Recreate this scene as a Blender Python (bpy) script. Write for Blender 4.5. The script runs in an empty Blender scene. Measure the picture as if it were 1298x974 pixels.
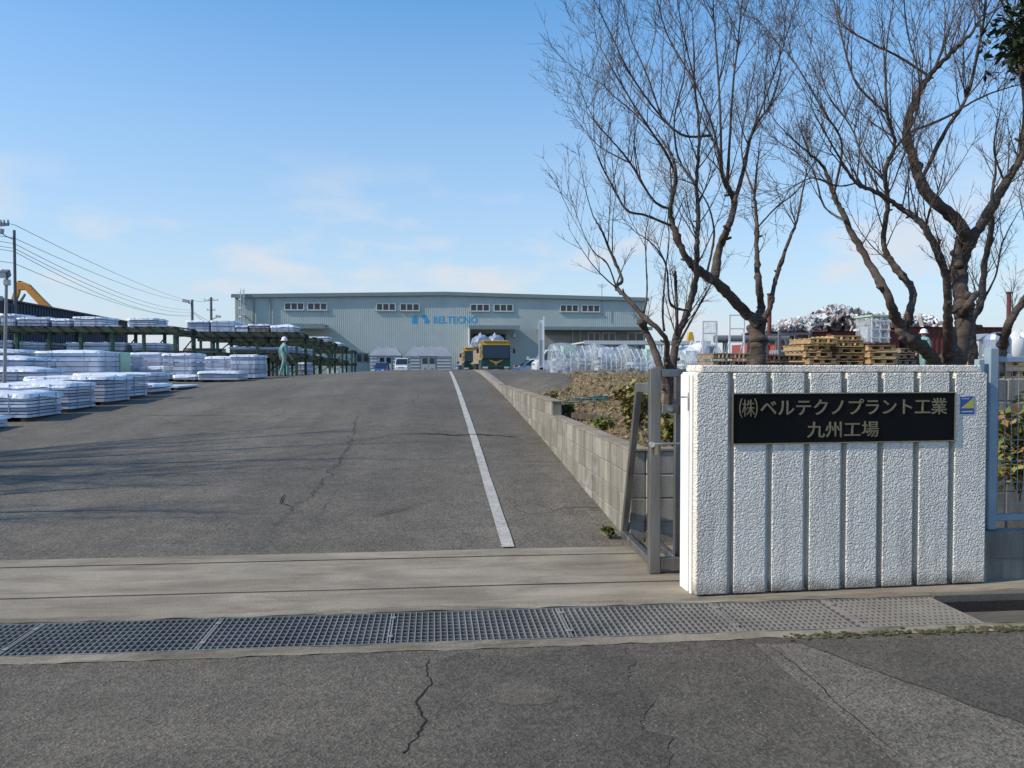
import bpy, bmesh, math, random
from mathutils import Vector, Matrix, noise as mnoise
R = math.radians
random.seed(7)
sc = bpy.context.scene

# ---------------------------------------------------------------- camera, sky, sun, exposure
EYE, YAW, PITCH, FPX = 1.5, R(5.6), R(1.375), 1000.0
cam = bpy.data.cameras.new('camera'); cam_o = bpy.data.objects.new('camera', cam)
sc.collection.objects.link(cam_o); sc.camera = cam_o
cam.sensor_width = 36; cam.lens = 36 * FPX / 1298; cam.clip_start = .05; cam.clip_end = 6000
cam_o.location = (0, 0, EYE); cam_o.rotation_euler = (R(90) - PITCH, 0, -YAW)

SUN_TRAVEL = Vector((.78, .15, -.60)).normalized()
to_sun = -SUN_TRAVEL
world = bpy.data.worlds.new('World'); sc.world = world; world.use_nodes = True
wn = world.node_tree; wn.nodes.clear()
def wnode(t, **k):
    n = wn.nodes.new(t)
    for a, b in k.items(): setattr(n, a, b)
    return n
sky = wnode('ShaderNodeTexSky', sky_type='NISHITA', sun_disc=False, altitude=0, air_density=1.0, dust_density=.35, ozone_density=1.6)
sky.sun_elevation = math.asin(to_sun.z); sky.sun_rotation = math.atan2(to_sun.x, to_sun.y)
wbg = wnode('ShaderNodeBackground'); wout = wnode('ShaderNodeOutputWorld')
wbg.inputs['Strength'].default_value = .15
# thin low fair-weather clouds, part of the sky in every direction
wtc = wnode('ShaderNodeTexCoord'); wsep = wnode('ShaderNodeSeparateXYZ')
wn.links.new(wtc.outputs['Generated'], wsep.inputs[0])
wmap = wnode('ShaderNodeMapping'); wmap.inputs['Scale'].default_value = (6.0, 6.0, 17.0); wmap.inputs['Location'].default_value = (.35, .1, .62)
wn.links.new(wtc.outputs['Generated'], wmap.inputs[0])
wnz = wnode('ShaderNodeTexNoise'); wnz.inputs['Scale'].default_value = 1.0; wnz.inputs['Detail'].default_value = 7; wnz.inputs['Roughness'].default_value = .52
wn.links.new(wmap.outputs[0], wnz.inputs['Vector'])
wr1 = wnode('ShaderNodeValToRGB'); wr1.color_ramp.elements[0].position = .50; wr1.color_ramp.elements[1].position = .64
wn.links.new(wnz.outputs['Fac'], wr1.inputs[0])
wr2 = wnode('ShaderNodeValToRGB'); e = wr2.color_ramp.elements
e[0].position = .0; e[0].color = (.75,)*3 + (1,); e[1].position = .26; e[1].color = (0, 0, 0, 1)
x_ = e.new(.12); x_.color = (.85,)*3 + (1,); x_ = e.new(.20); x_.color = (.4,)*3 + (1,)
wn.links.new(wsep.outputs['Z'], wr2.inputs[0])
wmul = wnode('ShaderNodeMath', operation='MULTIPLY'); wn.links.new(wr1.outputs[0], wmul.inputs[0]); wn.links.new(wr2.outputs[0], wmul.inputs[1])
wmix = wnode('ShaderNodeMixRGB'); wn.links.new(wmul.outputs[0], wmix.inputs['Fac']); whs = wnode('ShaderNodeHueSaturation'); whs.inputs['Saturation'].default_value = 1.5; whs.inputs['Hue'].default_value = .5; wgm = wnode('ShaderNodeGamma'); wgm.inputs['Gamma'].default_value = .74; wn.links.new(sky.outputs[0], wgm.inputs['Color']); wn.links.new(wgm.outputs[0], whs.inputs['Color']); wn.links.new(whs.outputs[0], wmix.inputs['Color1'])
wmix.inputs['Color2'].default_value = (1.75, 2.1, 2.55, 1)
wr3 = wnode('ShaderNodeValToRGB'); e = wr3.color_ramp.elements   # thin haze low in the sky
e[0].position = .0; e[0].color = (.85,)*3 + (1,); e[1].position = .42; e[1].color = (0, 0, 0, 1); x_ = e.new(.13); x_.color = (.55,)*3 + (1,)
wn.links.new(wsep.outputs['Z'], wr3.inputs[0])
wmax = wnode('ShaderNodeMath', operation='MAXIMUM'); wmax.inputs[0].default_value = 0; wn.links.new(wr3.outputs[0], wmax.inputs[1]); wn.links.new(wmax.outputs[0], wmix.inputs['Fac'])
wcl = wnode('ShaderNodeMixRGB'); wn.links.new(wmul.outputs[0], wcl.inputs['Fac']); wn.links.new(wmix.outputs[0], wcl.inputs['Color1']); wcl.inputs['Color2'].default_value = (2.55, 2.6, 2.7, 1)
wsc = wnode('ShaderNodeMixRGB', blend_type='MULTIPLY'); wsc.inputs['Fac'].default_value = 1; wsc.inputs['Color2'].default_value = (1.36, 1.40, 1.45, 1)
wn.links.new(wcl.outputs[0], wsc.inputs['Color1']); wn.links.new(wsc.outputs[0], wbg.inputs['Color']); wn.links.new(wbg.outputs[0], wout.inputs[0])

sun = bpy.data.lights.new('sun', 'SUN'); sun_o = bpy.data.objects.new('sun', sun); sc.collection.objects.link(sun_o)
sun.energy = 3.1; sun.angle = R(.5); sun.color = (1, .90, .75)
sun_o.rotation_euler = SUN_TRAVEL.to_track_quat('-Z', 'Y').to_euler(); sun_o.location = (-30, -8, 30)
sc.view_settings.view_transform = 'Standard'; sc.view_settings.look = 'None'; sc.view_settings.gamma = 1
sc.view_settings.exposure = 0.5; sc.view_settings.use_curve_mapping = False
sc.cycles.transparent_max_bounces = 24; sc.cycles.max_bounces = 8

# ---------------------------------------------------------------- photograph -> site coordinates (u = X, v = Y)
ca, sa, cp, sp = math.cos(YAW), math.sin(YAW), math.cos(PITCH), math.sin(PITCH)
def at(px, py, D):
    X = (px - 649) / FPX; Yd = (py - 487) / FPX
    s = D / (cp - Yd * sp); x = X * s
    return Vector((x * ca + D * sa, -x * sa + D * ca, EYE + (-sp - Yd * cp) * s))
def on_v(px, py, v):
    X = (px - 649) / FPX; Yd = (py - 487) / FPX; fw = cp - Yd * sp
    return at(px, py, v / (ca - X / fw * sa))
def ss(a, b, x):
    t = min(1, max(0, (x - a) / (b - a))); return t * t * (3 - 2 * t)
PK = [(6.37, 0), (8.5, .13), (11, .31), (15, .56), (20, .84), (25, 1.06), (30, 1.23), (36, 1.29), (50, 1.08), (70, .56), (95, .45), (120, .42), (5000, .42)]
def prof(v):
    if v <= PK[0][0]: return 0.0
    for i in range(len(PK) - 1):
        (a, za), (b, zb) = PK[i], PK[i + 1]
        if v <= b:
            h = b - a; t = (v - a) / h
            ma = (zb - PK[i - 1][1]) / (b - PK[i - 1][0]) if i else (zb - za) / h
            mb = (PK[i + 2][1] - za) / (PK[i + 2][0] - a) if i + 2 < len(PK) else 0
            return (2*t**3-3*t*t+1)*za + (t**3-2*t*t+t)*h*ma + (-2*t**3+3*t*t)*zb + (t**3-t*t)*h*mb
    return .5
def G(u, v): return prof(v) * (1 - .25 * ss(-1, -8, u))
def on_ground(px, py):
    D = 3.0
    while D < 300:
        p = at(px, py, D)
        if p.z <= G(p.x, p.y): return Vector((p.x, p.y, G(p.x, p.y)))
        D += .05 if D < 40 else .5
    return p
def bed_z(u, v):      # planted bank beside the drive
    a = -.55*ss(14.5, 16.5, v)*(1 - ss(2.5, 3.5, u)) + .70 + .40 * ss(1.8, 4.2, u) * ss(6.8, 12, v) + .42 * ss(8.5, 19, v)
    return min(a, 1.22) + .03 * mnoise.noise((u * 1.3, v * 1.3, 2))

# ---------------------------------------------------------------- object helpers
COL = sc.collection
def thing(name, loc=(0, 0, 0), label=None, cat=None, group=None, rz=0):
    o = bpy.data.objects.new(name, None); COL.objects.link(o); o.location = loc; o.rotation_euler = (0, 0, rz)
    o.empty_display_size = .2
    return tag(o, label, cat, group)
def tag(o, label=None, cat=None, group=None, kind=None):
    if label: o['label'] = label
    if cat: o['category'] = cat
    if group: o['group'] = group
    if kind: o['kind'] = kind
    return o
def org(o):
    p = Vector((0, 0, 0))
    while o: p = p + o.location; o = o.parent
    return p
class MB:
    def __init__(s): s.v = []; s.f = []; s.m = []; s.mi = 0
    def add(s, vs, fs):
        n = len(s.v); s.v += [tuple(p) for p in vs]
        for f in fs: s.f.append(tuple(n + i for i in f)); s.m.append(s.mi)
        return s
    def box(s, x0, x1, y0, y1, z0, z1):
        return s.add([(x0,y0,z0),(x1,y0,z0),(x1,y1,z0),(x0,y1,z0),(x0,y0,z1),(x1,y0,z1),(x1,y1,z1),(x0,y1,z1)],
                     [(0,3,2,1),(4,5,6,7),(0,1,5,4),(1,2,6,5),(2,3,7,6),(3,0,4,7)])
    def obox(s, c, ax, ay, az):   # centre and three half-axes
        c, ax, ay, az = Vector(c), Vector(ax), Vector(ay), Vector(az)
        P = [c+i*ax+j*ay+k*az for k in (-1,1) for i, j in ((-1,-1),(1,-1),(1,1),(-1,1))]
        return s.add(P, [(0,3,2,1),(4,5,6,7),(0,1,5,4),(1,2,6,5),(2,3,7,6),(3,0,4,7)])
    def bar(s, a, b, w, h, up=(0, 0, 1)):
        a, b = Vector(a), Vector(b); d = b - a; L = d.length
        if L < 1e-6: return s
        d /= L; up = Vector(up)
        if abs(d.dot(up)) > .98: up = Vector((0, 1, 0))
        x = d.cross(up).normalized(); y = x.cross(d)
        return s.obox((a + b) / 2, x * w / 2, d * L / 2, y * h / 2)
    def tube(s, pts, rad, n=6, caps=True, lump=0):
        pts = [Vector(p) for p in pts]
        if not isinstance(rad, (list, tuple)): rad = [rad] * len(pts)
        N = len(pts); vs = []; prev = None
        for i, p in enumerate(pts):
            t = (pts[min(i+1, N-1)] - pts[max(i-1, 0)])
            t = t.normalized() if t.length > 1e-9 else Vector((0, 0, 1))
            if prev is None:
                a = t.orthogonal().normalized()
            else:
                a = prev - t * prev.dot(t)
                a = a.normalized() if a.length > 1e-6 else t.orthogonal().normalized()
            prev = a; b = t.cross(a)
            for k in range(n):
                g = 2 * math.pi * k / n
                dr = a * math.cos(g) + b * math.sin(g); q = p + dr * rad[i]
                if lump: q = p + dr * rad[i] * (1 + lump * (mnoise.noise(q * 9) + .6 * mnoise.noise(q * 23)))
                vs.append(q)
        fs = []
        for i in range(N - 1):
            for k in range(n):
                k2 = (k + 1) % n
                fs.append((i*n+k, i*n+k2, (i+1)*n+k2, (i+1)*n+k))
        if caps: fs.append(tuple(range(n))[::-1]); fs.append(tuple((N-1)*n+k for k in range(n)))
        return s.add(vs, fs)
    def cyl(s, a, b, r, n=12): return s.tube([a, b], r, n)
    def prism(s, poly, d):         # poly: 3-D points in a plane, extruded along d
        d = Vector(d); n = len(poly); P = [Vector(p) for p in poly]
        vs = P + [p + d for p in P]
        return s.add(vs, [tuple(range(n))[::-1], tuple(range(n, 2*n))] + [(i, (i+1)%n, n+(i+1)%n, n+i) for i in range(n)])
    def lathe(s, prof, n=16, c=(0, 0, 0), axis='z'):
        vs = []; N = len(prof); c = Vector(c)
        for r, z in prof:
            for k in range(n):
                g = 2*math.pi*k/n; q = (r*math.cos(g), r*math.sin(g), z)
                if axis == 'x': q = (z, r*math.cos(g), r*math.sin(g))
                if axis == 'y': q = (r*math.sin(g), z, r*math.cos(g))
                vs.append(c + Vector(q))
        fs = [(i*n+k, i*n+(k+1)%n, (i+1)*n+(k+1)%n, (i+1)*n+k) for i in range(N-1) for k in range(n)]
        fs += [tuple(range(n))[::-1], tuple((N-1)*n+k for k in range(n))]
        return s.add(vs, fs)
    def grid(s, fn, us, vs):
        n = len(us)
        return s.add([fn(a, b) for b in vs for a in us],
                     [(j*n+i, j*n+i+1, (j+1)*n+i+1, (j+1)*n+i) for j in range(len(vs)-1) for i in range(n-1)])
    def build(s, name, mat, parent=None, world=False, smooth=False, bevel=0, bseg=1, fixn=True):
        vs = s.v
        if world and parent is not None:
            o0 = org(parent); vs = [(x-o0.x, y-o0.y, z-o0.z) for x, y, z in vs]
        me = bpy.data.meshes.new(name); me.from_pydata(vs, [], s.f)
        for m in (mat if isinstance(mat, (list, tuple)) else [mat]): me.materials.append(m)
        if any(s.m): me.polygons.foreach_set('material_index', s.m)
        if fixn and len(s.f) < 60000:
            bm = bmesh.new(); bm.from_mesh(me)
            bmesh.ops.recalc_face_normals(bm, faces=bm.faces)
            if bevel: bmesh.ops.bevel(bm, geom=bm.edges[:], offset=bevel, segments=bseg, affect='EDGES', profile=.6, clamp_overlap=True)
            bm.to_mesh(me); bm.free()
        if smooth: me.polygons.foreach_set('use_smooth', [True] * len(me.polygons))
        me.update()
        o = bpy.data.objects.new(name, me); COL.objects.link(o)
        if parent is not None: o.parent = parent
        return o
def inst(name, mesh, parent, loc, scale=(1, 1, 1), rz=0):
    o = bpy.data.objects.new(name, mesh); COL.objects.link(o); o.parent = parent
    o.location = loc; o.scale = scale; o.rotation_euler = (0, 0, rz); return o
def copy_tree(o, parent=None):
    c = o.copy(); COL.objects.link(c); c.parent = parent
    for ch in list(o.children): copy_tree(ch, c)
    return c
def unit_box(mat, bevel=.02):
    m = MB().box(-.5, .5, -.5, .5, 0, 1).build('tmp', mat, bevel=bevel)
    me = m.data; bpy.data.objects.remove(m); return me
def setmat(me, m):
    c = me.copy(); c.materials.clear(); c.materials.append(m); return c

# ---------------------------------------------------------------- materials
def newmat(name):
    m = bpy.data.materials.new(name); m.use_nodes = True; nt = m.node_tree
    b = nt.nodes['Principled BSDF']; return m, nt, b
def N(nt, t, **k):
    n = nt.nodes.new(t)
    for a, c in k.items():
        if a in n.inputs.keys(): n.inputs[a].default_value = c
        else: setattr(n, a, c)
    return n
def rgb(c, k=1): return (c[0]*k, c[1]*k, c[2]*k, 1)
def pos(nt, space):
    if space == 'W': return N(nt, 'ShaderNodeNewGeometry').outputs['Position']
    return N(nt, 'ShaderNodeTexCoord').outputs['Object']
def noise(nt, vec, scale, detail=4, rough=.55, dist=0):
    n = N(nt, 'ShaderNodeTexNoise', Scale=scale, Detail=detail, Roughness=rough, Distortion=dist); nt.links.new(vec, n.inputs['Vector']); return n.outputs['Fac']
def ramp(nt, fac, a, b, ca=(0,0,0,1), cb=(1,1,1,1)):
    r = N(nt, 'ShaderNodeValToRGB'); e = r.color_ramp.elements
    e[0].position = a; e[1].position = b; e[0].color = ca; e[1].color = cb
    nt.links.new(fac, r.inputs[0]); return r.outputs[0]
def mix(nt, fac, a, b, mode='MIX'):
    m = N(nt, 'ShaderNodeMixRGB', blend_type=mode)
    for i, x in ((0, fac), (1, a), (2, b)):
        if hasattr(x, 'links'): nt.links.new(x, m.inputs[i])
        else: m.inputs[i].default_value = x
    return m.outputs[0]
def bump(nt, b, h, strength=.5, dist=.01):
    n = N(nt, 'ShaderNodeBump', Strength=strength, Distance=dist); nt.links.new(h, n.inputs['Height']); nt.links.new(n.outputs[0], b.inputs['Normal'])
def M(name, col, rough=.6, metal=0, var=.18, scale=2.5, fine=0, fscale=60, bmp=0, bscale=40, bdist=.004, space='W', spec=.4, col2=None, c2a=.55, c2b=.7, c2scale=4, coat=0, objvar=0):
    m, nt, b = newmat(name); P = pos(nt, space)
    f = noise(nt, P, scale, 5)
    c = mix(nt, ramp(nt, f, .3, .7), rgb(col, 1 - var), rgb(col, 1 + var))
    if fine:
        c = mix(nt, fine, c, mix(nt, ramp(nt, noise(nt, P, fscale, 2), .3, .7), rgb(col, .45), rgb(col, 1.5)))
    if col2 is not None:
        c = mix(nt, ramp(nt, noise(nt, P, c2scale, 6, .65), c2a, c2b), c, rgb(col2))
    if objvar:
        oi = N(nt, 'ShaderNodeObjectInfo'); c = mix(nt, 1, c, ramp(nt, oi.outputs['Random'], 0, 1, (1-objvar, 1-objvar, 1-objvar*.8, 1), (1+objvar*.4,)*3 + (1,)), 'MULTIPLY')
    nt.links.new(c, b.inputs['Base Color']); b.inputs['Roughness'].default_value = rough; b.inputs['Metallic'].default_value = metal
    b.inputs['Specular IOR Level'].default_value = spec
    if coat: b.inputs['Coat Weight'].default_value = coat; b.inputs['Coat Roughness'].default_value = .08
    if bmp: bump(nt, b, noise(nt, P, bscale, 3), bmp, bdist)
    return m
def asphalt(name, c0, tint=1.0, seed=0, speck=.75, vs=75.0, wear=0):
    m, nt, b = newmat(name); P = pos(nt, 'W')
    mp = N(nt, 'ShaderNodeMapping'); mp.inputs['Location'].default_value = (seed, seed*.7, 0); nt.links.new(P, mp.inputs[0]); P = mp.outputs[0]
    big = ramp(nt, noise(nt, P, .35, 6, .6), .32, .68)
    c = mix(nt, big, rgb(c0, .82), rgb((c0[0]*1.04, c0[1]*1.03, c0[2]*1.02), 1.14))
    mid = ramp(nt, noise(nt, P, 3.5, 6, .7), .25, .75)
    c = mix(nt, .7, c, mix(nt, mid, rgb((.62,)*3), rgb((1.32,)*3)), 'MULTIPLY')
    tm = N(nt, 'ShaderNodeMapping'); tm.inputs['Scale'].default_value = (1.5, .07, 1) if wear else (.25, 1.3, 1); nt.links.new(P, tm.inputs[0])
    c = mix(nt, 1, c, ramp(nt, noise(nt, tm.outputs[0], 1, 5, .6), .3, .7, rgb((.84,)*3), rgb((1.14,)*3)), 'MULTIPLY')
    c = mix(nt, ramp(nt, noise(nt, P, 1.3, 3, .5), .70, .80, (0,0,0,1), (.5,.5,.5,1)), c, rgb(c0, .45))     # oil spots
    if wear:
        ds = N(nt, 'ShaderNodeMixRGB', blend_type='ADD'); ds.inputs[0].default_value = .35; nt.links.new(P, ds.inputs[1])
        nz = N(nt, 'ShaderNodeTexNoise', Scale=1.7, Detail=5.0); nt.links.new(P, nz.inputs['Vector']); nt.links.new(nz.outputs['Color'], ds.inputs[2])
        ve = N(nt, 'ShaderNodeTexVoronoi', Scale=.55, feature='DISTANCE_TO_EDGE'); nt.links.new(ds.outputs[0], ve.inputs['Vector'])
        ln = ramp(nt, ve.outputs['Distance'], .002, .007, (1,1,1,1), (0,0,0,1)); mk = ramp(nt, noise(nt, P, .28, 3), .48, .60)
        lm = N(nt, 'ShaderNodeMath', operation='MULTIPLY'); nt.links.new(ln, lm.inputs[0]); nt.links.new(mk, lm.inputs[1])
        c = mix(nt, lm.outputs[0], c, rgb(c0, .4))                                                              # hairline cracks
    vo = N(nt, 'ShaderNodeTexVoronoi', Scale=vs); nt.links.new(P, vo.inputs['Vector'])
    st = ramp(nt, vo.outputs['Color'], .1, .9, rgb((.42,)*3), rgb((1.62,)*3))
    c = mix(nt, speck, c, st, 'MULTIPLY')
    # pale stone chips worn free of bitumen
    vo2 = N(nt, 'ShaderNodeTexVoronoi', Scale=vs*.42); nt.links.new(P, vo2.inputs['Vector'])
    chip = ramp(nt, vo2.outputs['Distance'], .10, .16, (1,1,1,1), (0,0,0,1))
    pick = ramp(nt, vo2.outputs['Color'], .72, .80)
    pm = N(nt, 'ShaderNodeMath', operation='MULTIPLY'); nt.links.new(chip, pm.inputs[0]); nt.links.new(pick, pm.inputs[1])
    c = mix(nt, pm.outputs[0], c, rgb((.34, .33, .31)))
    nt.links.new(c, b.inputs['Base Color']); b.inputs['Roughness'].default_value = .88; b.inputs['Specular IOR Level'].default_value = .25
    h = mix(nt, .5, vo.outputs['Distance'], noise(nt, P, 25, 4))
    bump(nt, b, h, .9, .008)
    return m
def film_mat(name, tintc, alpha=.5):
    m, nt, b = newmat(name); P = pos(nt, 'W')
    n1 = noise(nt, P, 2.6, 6, .65, 1.2)
    a = ramp(nt, n1, .35, .72, (alpha*.45,)*3 + (1,), (min(1, alpha*1.7),)*3 + (1,))
    b.inputs['Base Color'].default_value = rgb(tintc); b.inputs['Roughness'].default_value = .16; b.inputs['Specular IOR Level'].default_value = .8
    nt.links.new(a, b.inputs['Alpha']); bump(nt, b, noise(nt, P, 4, 5, .6, 1.2), .9, .12)
    return m
def glass(name, col=(.02, .026, .032), rough=.06):
    m, nt, b = newmat(name); b.inputs['Base Color'].default_value = rgb(col); b.inputs['Roughness'].default_value = rough
    b.inputs['Specular IOR Level'].default_value = .6; return m
def block_mat():
    m, nt, b = newmat('block_concrete'); P = pos(nt, 'W')
    oi = N(nt, 'ShaderNodeObjectInfo')
    c = mix(nt, oi.outputs['Random'], rgb((.22, .205, .17)), rgb((.35, .33, .28)))
    st = N(nt, 'ShaderNodeMapping'); st.inputs['Scale'].default_value = (6, 6, .7); nt.links.new(P, st.inputs[0])
    c = mix(nt, ramp(nt, noise(nt, st.outputs[0], 1, 6, .65), .42, .70), c, rgb((.13, .115, .095)))
    c = mix(nt, ramp(nt, noise(nt, P, 1.7, 5, .6), .55, .78), c, rgb((.40, .385, .35)))
    c = mix(nt, .55, c, ramp(nt, noise(nt, P, 130, 2), .3, .7, rgb((.6,)*3), rgb((1.35,)*3)), 'MULTIPLY')
    nt.links.new(c, b.inputs['Base Color']); b.inputs['Roughness'].default_value = .93; b.inputs['Specular IOR Level'].default_value = .2
    bump(nt, b, noise(nt, P, 110, 3), .6, .006); return m
def concrete(name, c0, stain, bs=70, lo=.42, hi=.75):
    m, nt, b = newmat(name); P = pos(nt, 'W')
    c = mix(nt, ramp(nt, noise(nt, P, 1.1, 6, .62), .3, .7), rgb(c0, .74), rgb(c0, 1.2))
    mp = N(nt, 'ShaderNodeMapping'); mp.inputs['Scale'].default_value = (.7, 3.0, 1); nt.links.new(P, mp.inputs[0])
    c = mix(nt, ramp(nt, noise(nt, mp.outputs[0], 1.6, 7, .68, .6), lo, hi), c, rgb(stain))
    c = mix(nt, .5, c, ramp(nt, noise(nt, P, 150, 2), .3, .7, rgb((.65,)*3), rgb((1.3,)*3)), 'MULTIPLY')
    nt.links.new(c, b.inputs['Base Color']); b.inputs['Roughness'].default_value = .9; b.inputs['Specular IOR Level'].default_value = .25
    bump(nt, b, noise(nt, P, bs, 5, .65), .6, .008); return m
def stucco():
    m, nt, b = newmat('sprayed_stucco'); P = pos(nt, 'O')
    c = mix(nt, ramp(nt, noise(nt, P, 3, 6, .6), .3, .7), rgb((.84, .785, .69)), rgb((.90, .85, .75)))
    sepn = N(nt, 'ShaderNodeSeparateXYZ'); nt.links.new(P, sepn.inputs[0])
    d = N(nt, 'ShaderNodeMath', operation='MULTIPLY_ADD'); nt.links.new(noise(nt, P, 9, 5, .7), d.inputs[0]); d.inputs[1].default_value = .16; nt.links.new(sepn.outputs['Z'], d.inputs[2])
    c = mix(nt, ramp(nt, d.outputs[0], .075, .19, (1,1,1,1), (0,0,0,1)), c, rgb((.20, .18, .15)))   # splash dirt at the foot
    mp = N(nt, 'ShaderNodeMapping'); mp.inputs['Scale'].default_value = (14, 14, .8); nt.links.new(P, mp.inputs[0])
    c = mix(nt, ramp(nt, noise(nt, mp.outputs[0], 1, 5, .6), .5, .78, (0,0,0,1), (.7,.7,.7,1)), c, rgb((.38, .35, .30)))
    tp_ = N(nt, 'ShaderNodeMath', operation='MULTIPLY_ADD'); nt.links.new(noise(nt, mp.outputs[0], 2.2, 4, .6), tp_.inputs[0]); tp_.inputs[1].default_value = .45; nt.links.new(sepn.outputs['Z'], tp_.inputs[2])
    c = mix(nt, ramp(nt, tp_.outputs[0], 1.62, 1.76, (0,0,0,1), (.5,.5,.5,1)), c, rgb((.33, .31, .27)))
    nt.links.new(c, b.inputs['Base Color']); b.inputs['Roughness'].default_value = .75; b.inputs['Specular IOR Level'].default_value = .3
    vo = N(nt, 'ShaderNodeTexVoronoi', Scale=112.0, feature='SMOOTH_F1'); nt.links.new(P, vo.inputs['Vector'])
    h = mix(nt, .78, ramp(nt, noise(nt, P, 60, 1.5, .5, .1), .34, .64), ramp(nt, vo.outputs['Distance'], .0, .8, (1,1,1,1), (0,0,0,1)))
    bump(nt, b, h, 1.0, .0155); return m
def bark():
    m, nt, b = newmat('cherry_bark'); P = pos(nt, 'W')
    c = mix(nt, ramp(nt, noise(nt, P, 7, 6, .65), .3, .7), rgb((.042, .032, .026)), rgb((.125, .10, .083)))
    mp = N(nt, 'ShaderNodeMapping'); mp.inputs['Scale'].default_value = (10, 10, 55); nt.links.new(P, mp.inputs[0])
    c = mix(nt, ramp(nt, noise(nt, mp.outputs[0], 1, 3, .6), .58, .72, (0,0,0,1), (.65,.65,.65,1)), c, rgb((.25, .225, .195)))
    nt.links.new(c, b.inputs['Base Color']); b.inputs['Roughness'].default_value = .85; b.inputs['Specular IOR Level'].default_value = .25
    bump(nt, b, noise(nt, mp.outputs[0], .8, 5, .7), .8, .015); return m
def leafmat(name, cols):
    m, nt, b = newmat(name); g = N(nt, 'ShaderNodeNewGeometry')
    r = N(nt, 'ShaderNodeValToRGB'); el = r.color_ramp.elements; r.color_ramp.interpolation = 'CONSTANT'
    el[0].color = rgb(cols[0]); el[1].position = 1 / len(cols); el[1].color = rgb(cols[1])
    for i in range(2, len(cols)): x = el.new(i / len(cols)); x.color = rgb(cols[i])
    nt.links.new(g.outputs['Random Per Island'], r.inputs[0]); nt.links.new(r.outputs[0], b.inputs['Base Color'])
    b.inputs['Roughness'].default_value = .7; b.inputs['Specular IOR Level'].default_value = .25; return m
def stainless():
    m, nt, b = newmat('stainless_steel'); P = pos(nt, 'W')
    mp = N(nt, 'ShaderNodeMapping'); mp.inputs['Scale'].default_value = (9, 9, 1.2); nt.links.new(P, mp.inputs[0])
    n1 = noise(nt, mp.outputs[0], 1, 6, .65)
    c = mix(nt, ramp(nt, n1, .3, .7), rgb((.20, .19, .175)), rgb((.36, .345, .32)))
    c = mix(nt, ramp(nt, noise(nt, P, 3.5, 6, .7), .58, .74), c, rgb((.24, .16, .10)))
    nt.links.new(c, b.inputs['Base Color']); b.inputs['Metallic'].default_value = .85
    rr = ramp(nt, n1, .3, .7, (.32,)*3+(1,), (.55,)*3+(1,)); nt.links.new(rr, b.inputs['Roughness']); return m

MT = {}
MT['drive'] = asphalt('drive_asphalt', (.128, .113, .091), seed=3, speck=.75, wear=1)
MT['street'] = asphalt('street_asphalt', (.107, .093, .073), seed=11, speck=.65, vs=85)
MT['patch'] = asphalt('patched_asphalt', (.096, .084, .067), seed=23, speck=.65, vs=85)
MT['chippy'] = asphalt('worn_chippy_asphalt', (.137, .121, .096), seed=31, speck=.85, vs=100)
MT['dusty'] = asphalt('dusty_asphalt', (.120, .104, .08), seed=41, speck=.5, vs=85)
MT['apron'] = concrete('apron_concrete', (.315, .27, .205), (.15, .122, .085))
MT['lip'] = concrete('rough_lip_concrete', (.33, .285, .21), (.12, .10, .07), 40, .35, .65)
MT['channel'] = concrete('dark_channel_concrete', (.05, .045, .038), (.025, .022, .018))  # near-black base colour, so the grate openings read dark
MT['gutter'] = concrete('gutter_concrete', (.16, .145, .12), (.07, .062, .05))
MT['block'] = block_mat()
MT['mortar'] = M('block_mortar', (.20, .19, .175), .95, var=.2, scale=9)
MT['stucco'] = stucco()
MT['white_trim'] = M('painted_sign_core', (.80, .79, .74), .7, var=.06, scale=6, bmp=.3, bscale=120, bdist=.003)
MT['plate'] = M('black_nameplate', (.006, .006, .006), .55, var=.3, spec=.12)
MT['brass'] = M('brass_letters', (.27, .225, .14), .42, .5, var=.12, scale=8)
MT['brassframe'] = M('brass_frame', (.38, .33, .22), .35, .7, var=.15, scale=8)
MT['steel'] = stainless()
MT['grate'] = M('galvanised_grating', (.27, .26, .24), .5, .3, var=.2, scale=3, col2=(.30, .25, .2), c2a=.6, c2b=.8, c2scale=6)
MT['black'] = M('black_plastic', (.015, .015, .016), .5)
MT['lightsteel'] = M('zinc_steel', (.40, .41, .42), .45, .5, var=.12)
MT['bluepaint'] = M('blue_grey_fence_paint', (.26, .34, .40), .45, var=.1, scale=5)
MT['facade'] = M('sage_green_cladding', (.43, .49, .46), .5, var=.055, scale=.25, col2=(.35, .42, .40), c2a=.5, c2b=.85, c2scale=.6)
MT['facade_trim'] = M('grey_green_trim', (.21, .27, .27), .5, var=.08)
MT['lowwall'] = M('grey_lower_wall', (.28, .30, .28), .6, var=.08)
MT['alum'] = M('aluminium_frame', (.62, .64, .63), .4, .2, var=.05)
MT['glass'] = glass('dark_window_glass')
MT['glassblue'] = glass('vehicle_glass', (.018, .03, .042), .05)
MT['shutter'] = M('roller_shutter', (.34, .345, .33), .5, var=.06)
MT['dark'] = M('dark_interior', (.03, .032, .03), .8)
MT['logo'] = M('logo_blue', (.05, .35, .62), .45, var=.05)
MT['yellow'] = M('yellow_paint', (.62, .35, .012), .35, coat=.5, var=.06)
MT['green'] = M('dark_green_paint', (.006, .055, .045), .35, coat=.5, var=.08)
MT['whitepaint'] = M('white_car_paint', (.74, .75, .76), .3, coat=.6, var=.03)
MT['bluecar'] = M('blue_car_paint', (.02, .075, .28), .3, coat=.6, var=.05)
MT['palebluecar'] = M('pale_blue_car_paint', (.16, .27, .46), .3, coat=.6, var=.05)
MT['tyre'] = M('tyre_rubber', (.018, .018, .018), .8)
MT['rim'] = M('wheel_rim', (.42, .42, .43), .4, .6)
MT['chrome'] = M('bright_metal', (.6, .61, .62), .25, .8)
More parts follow.
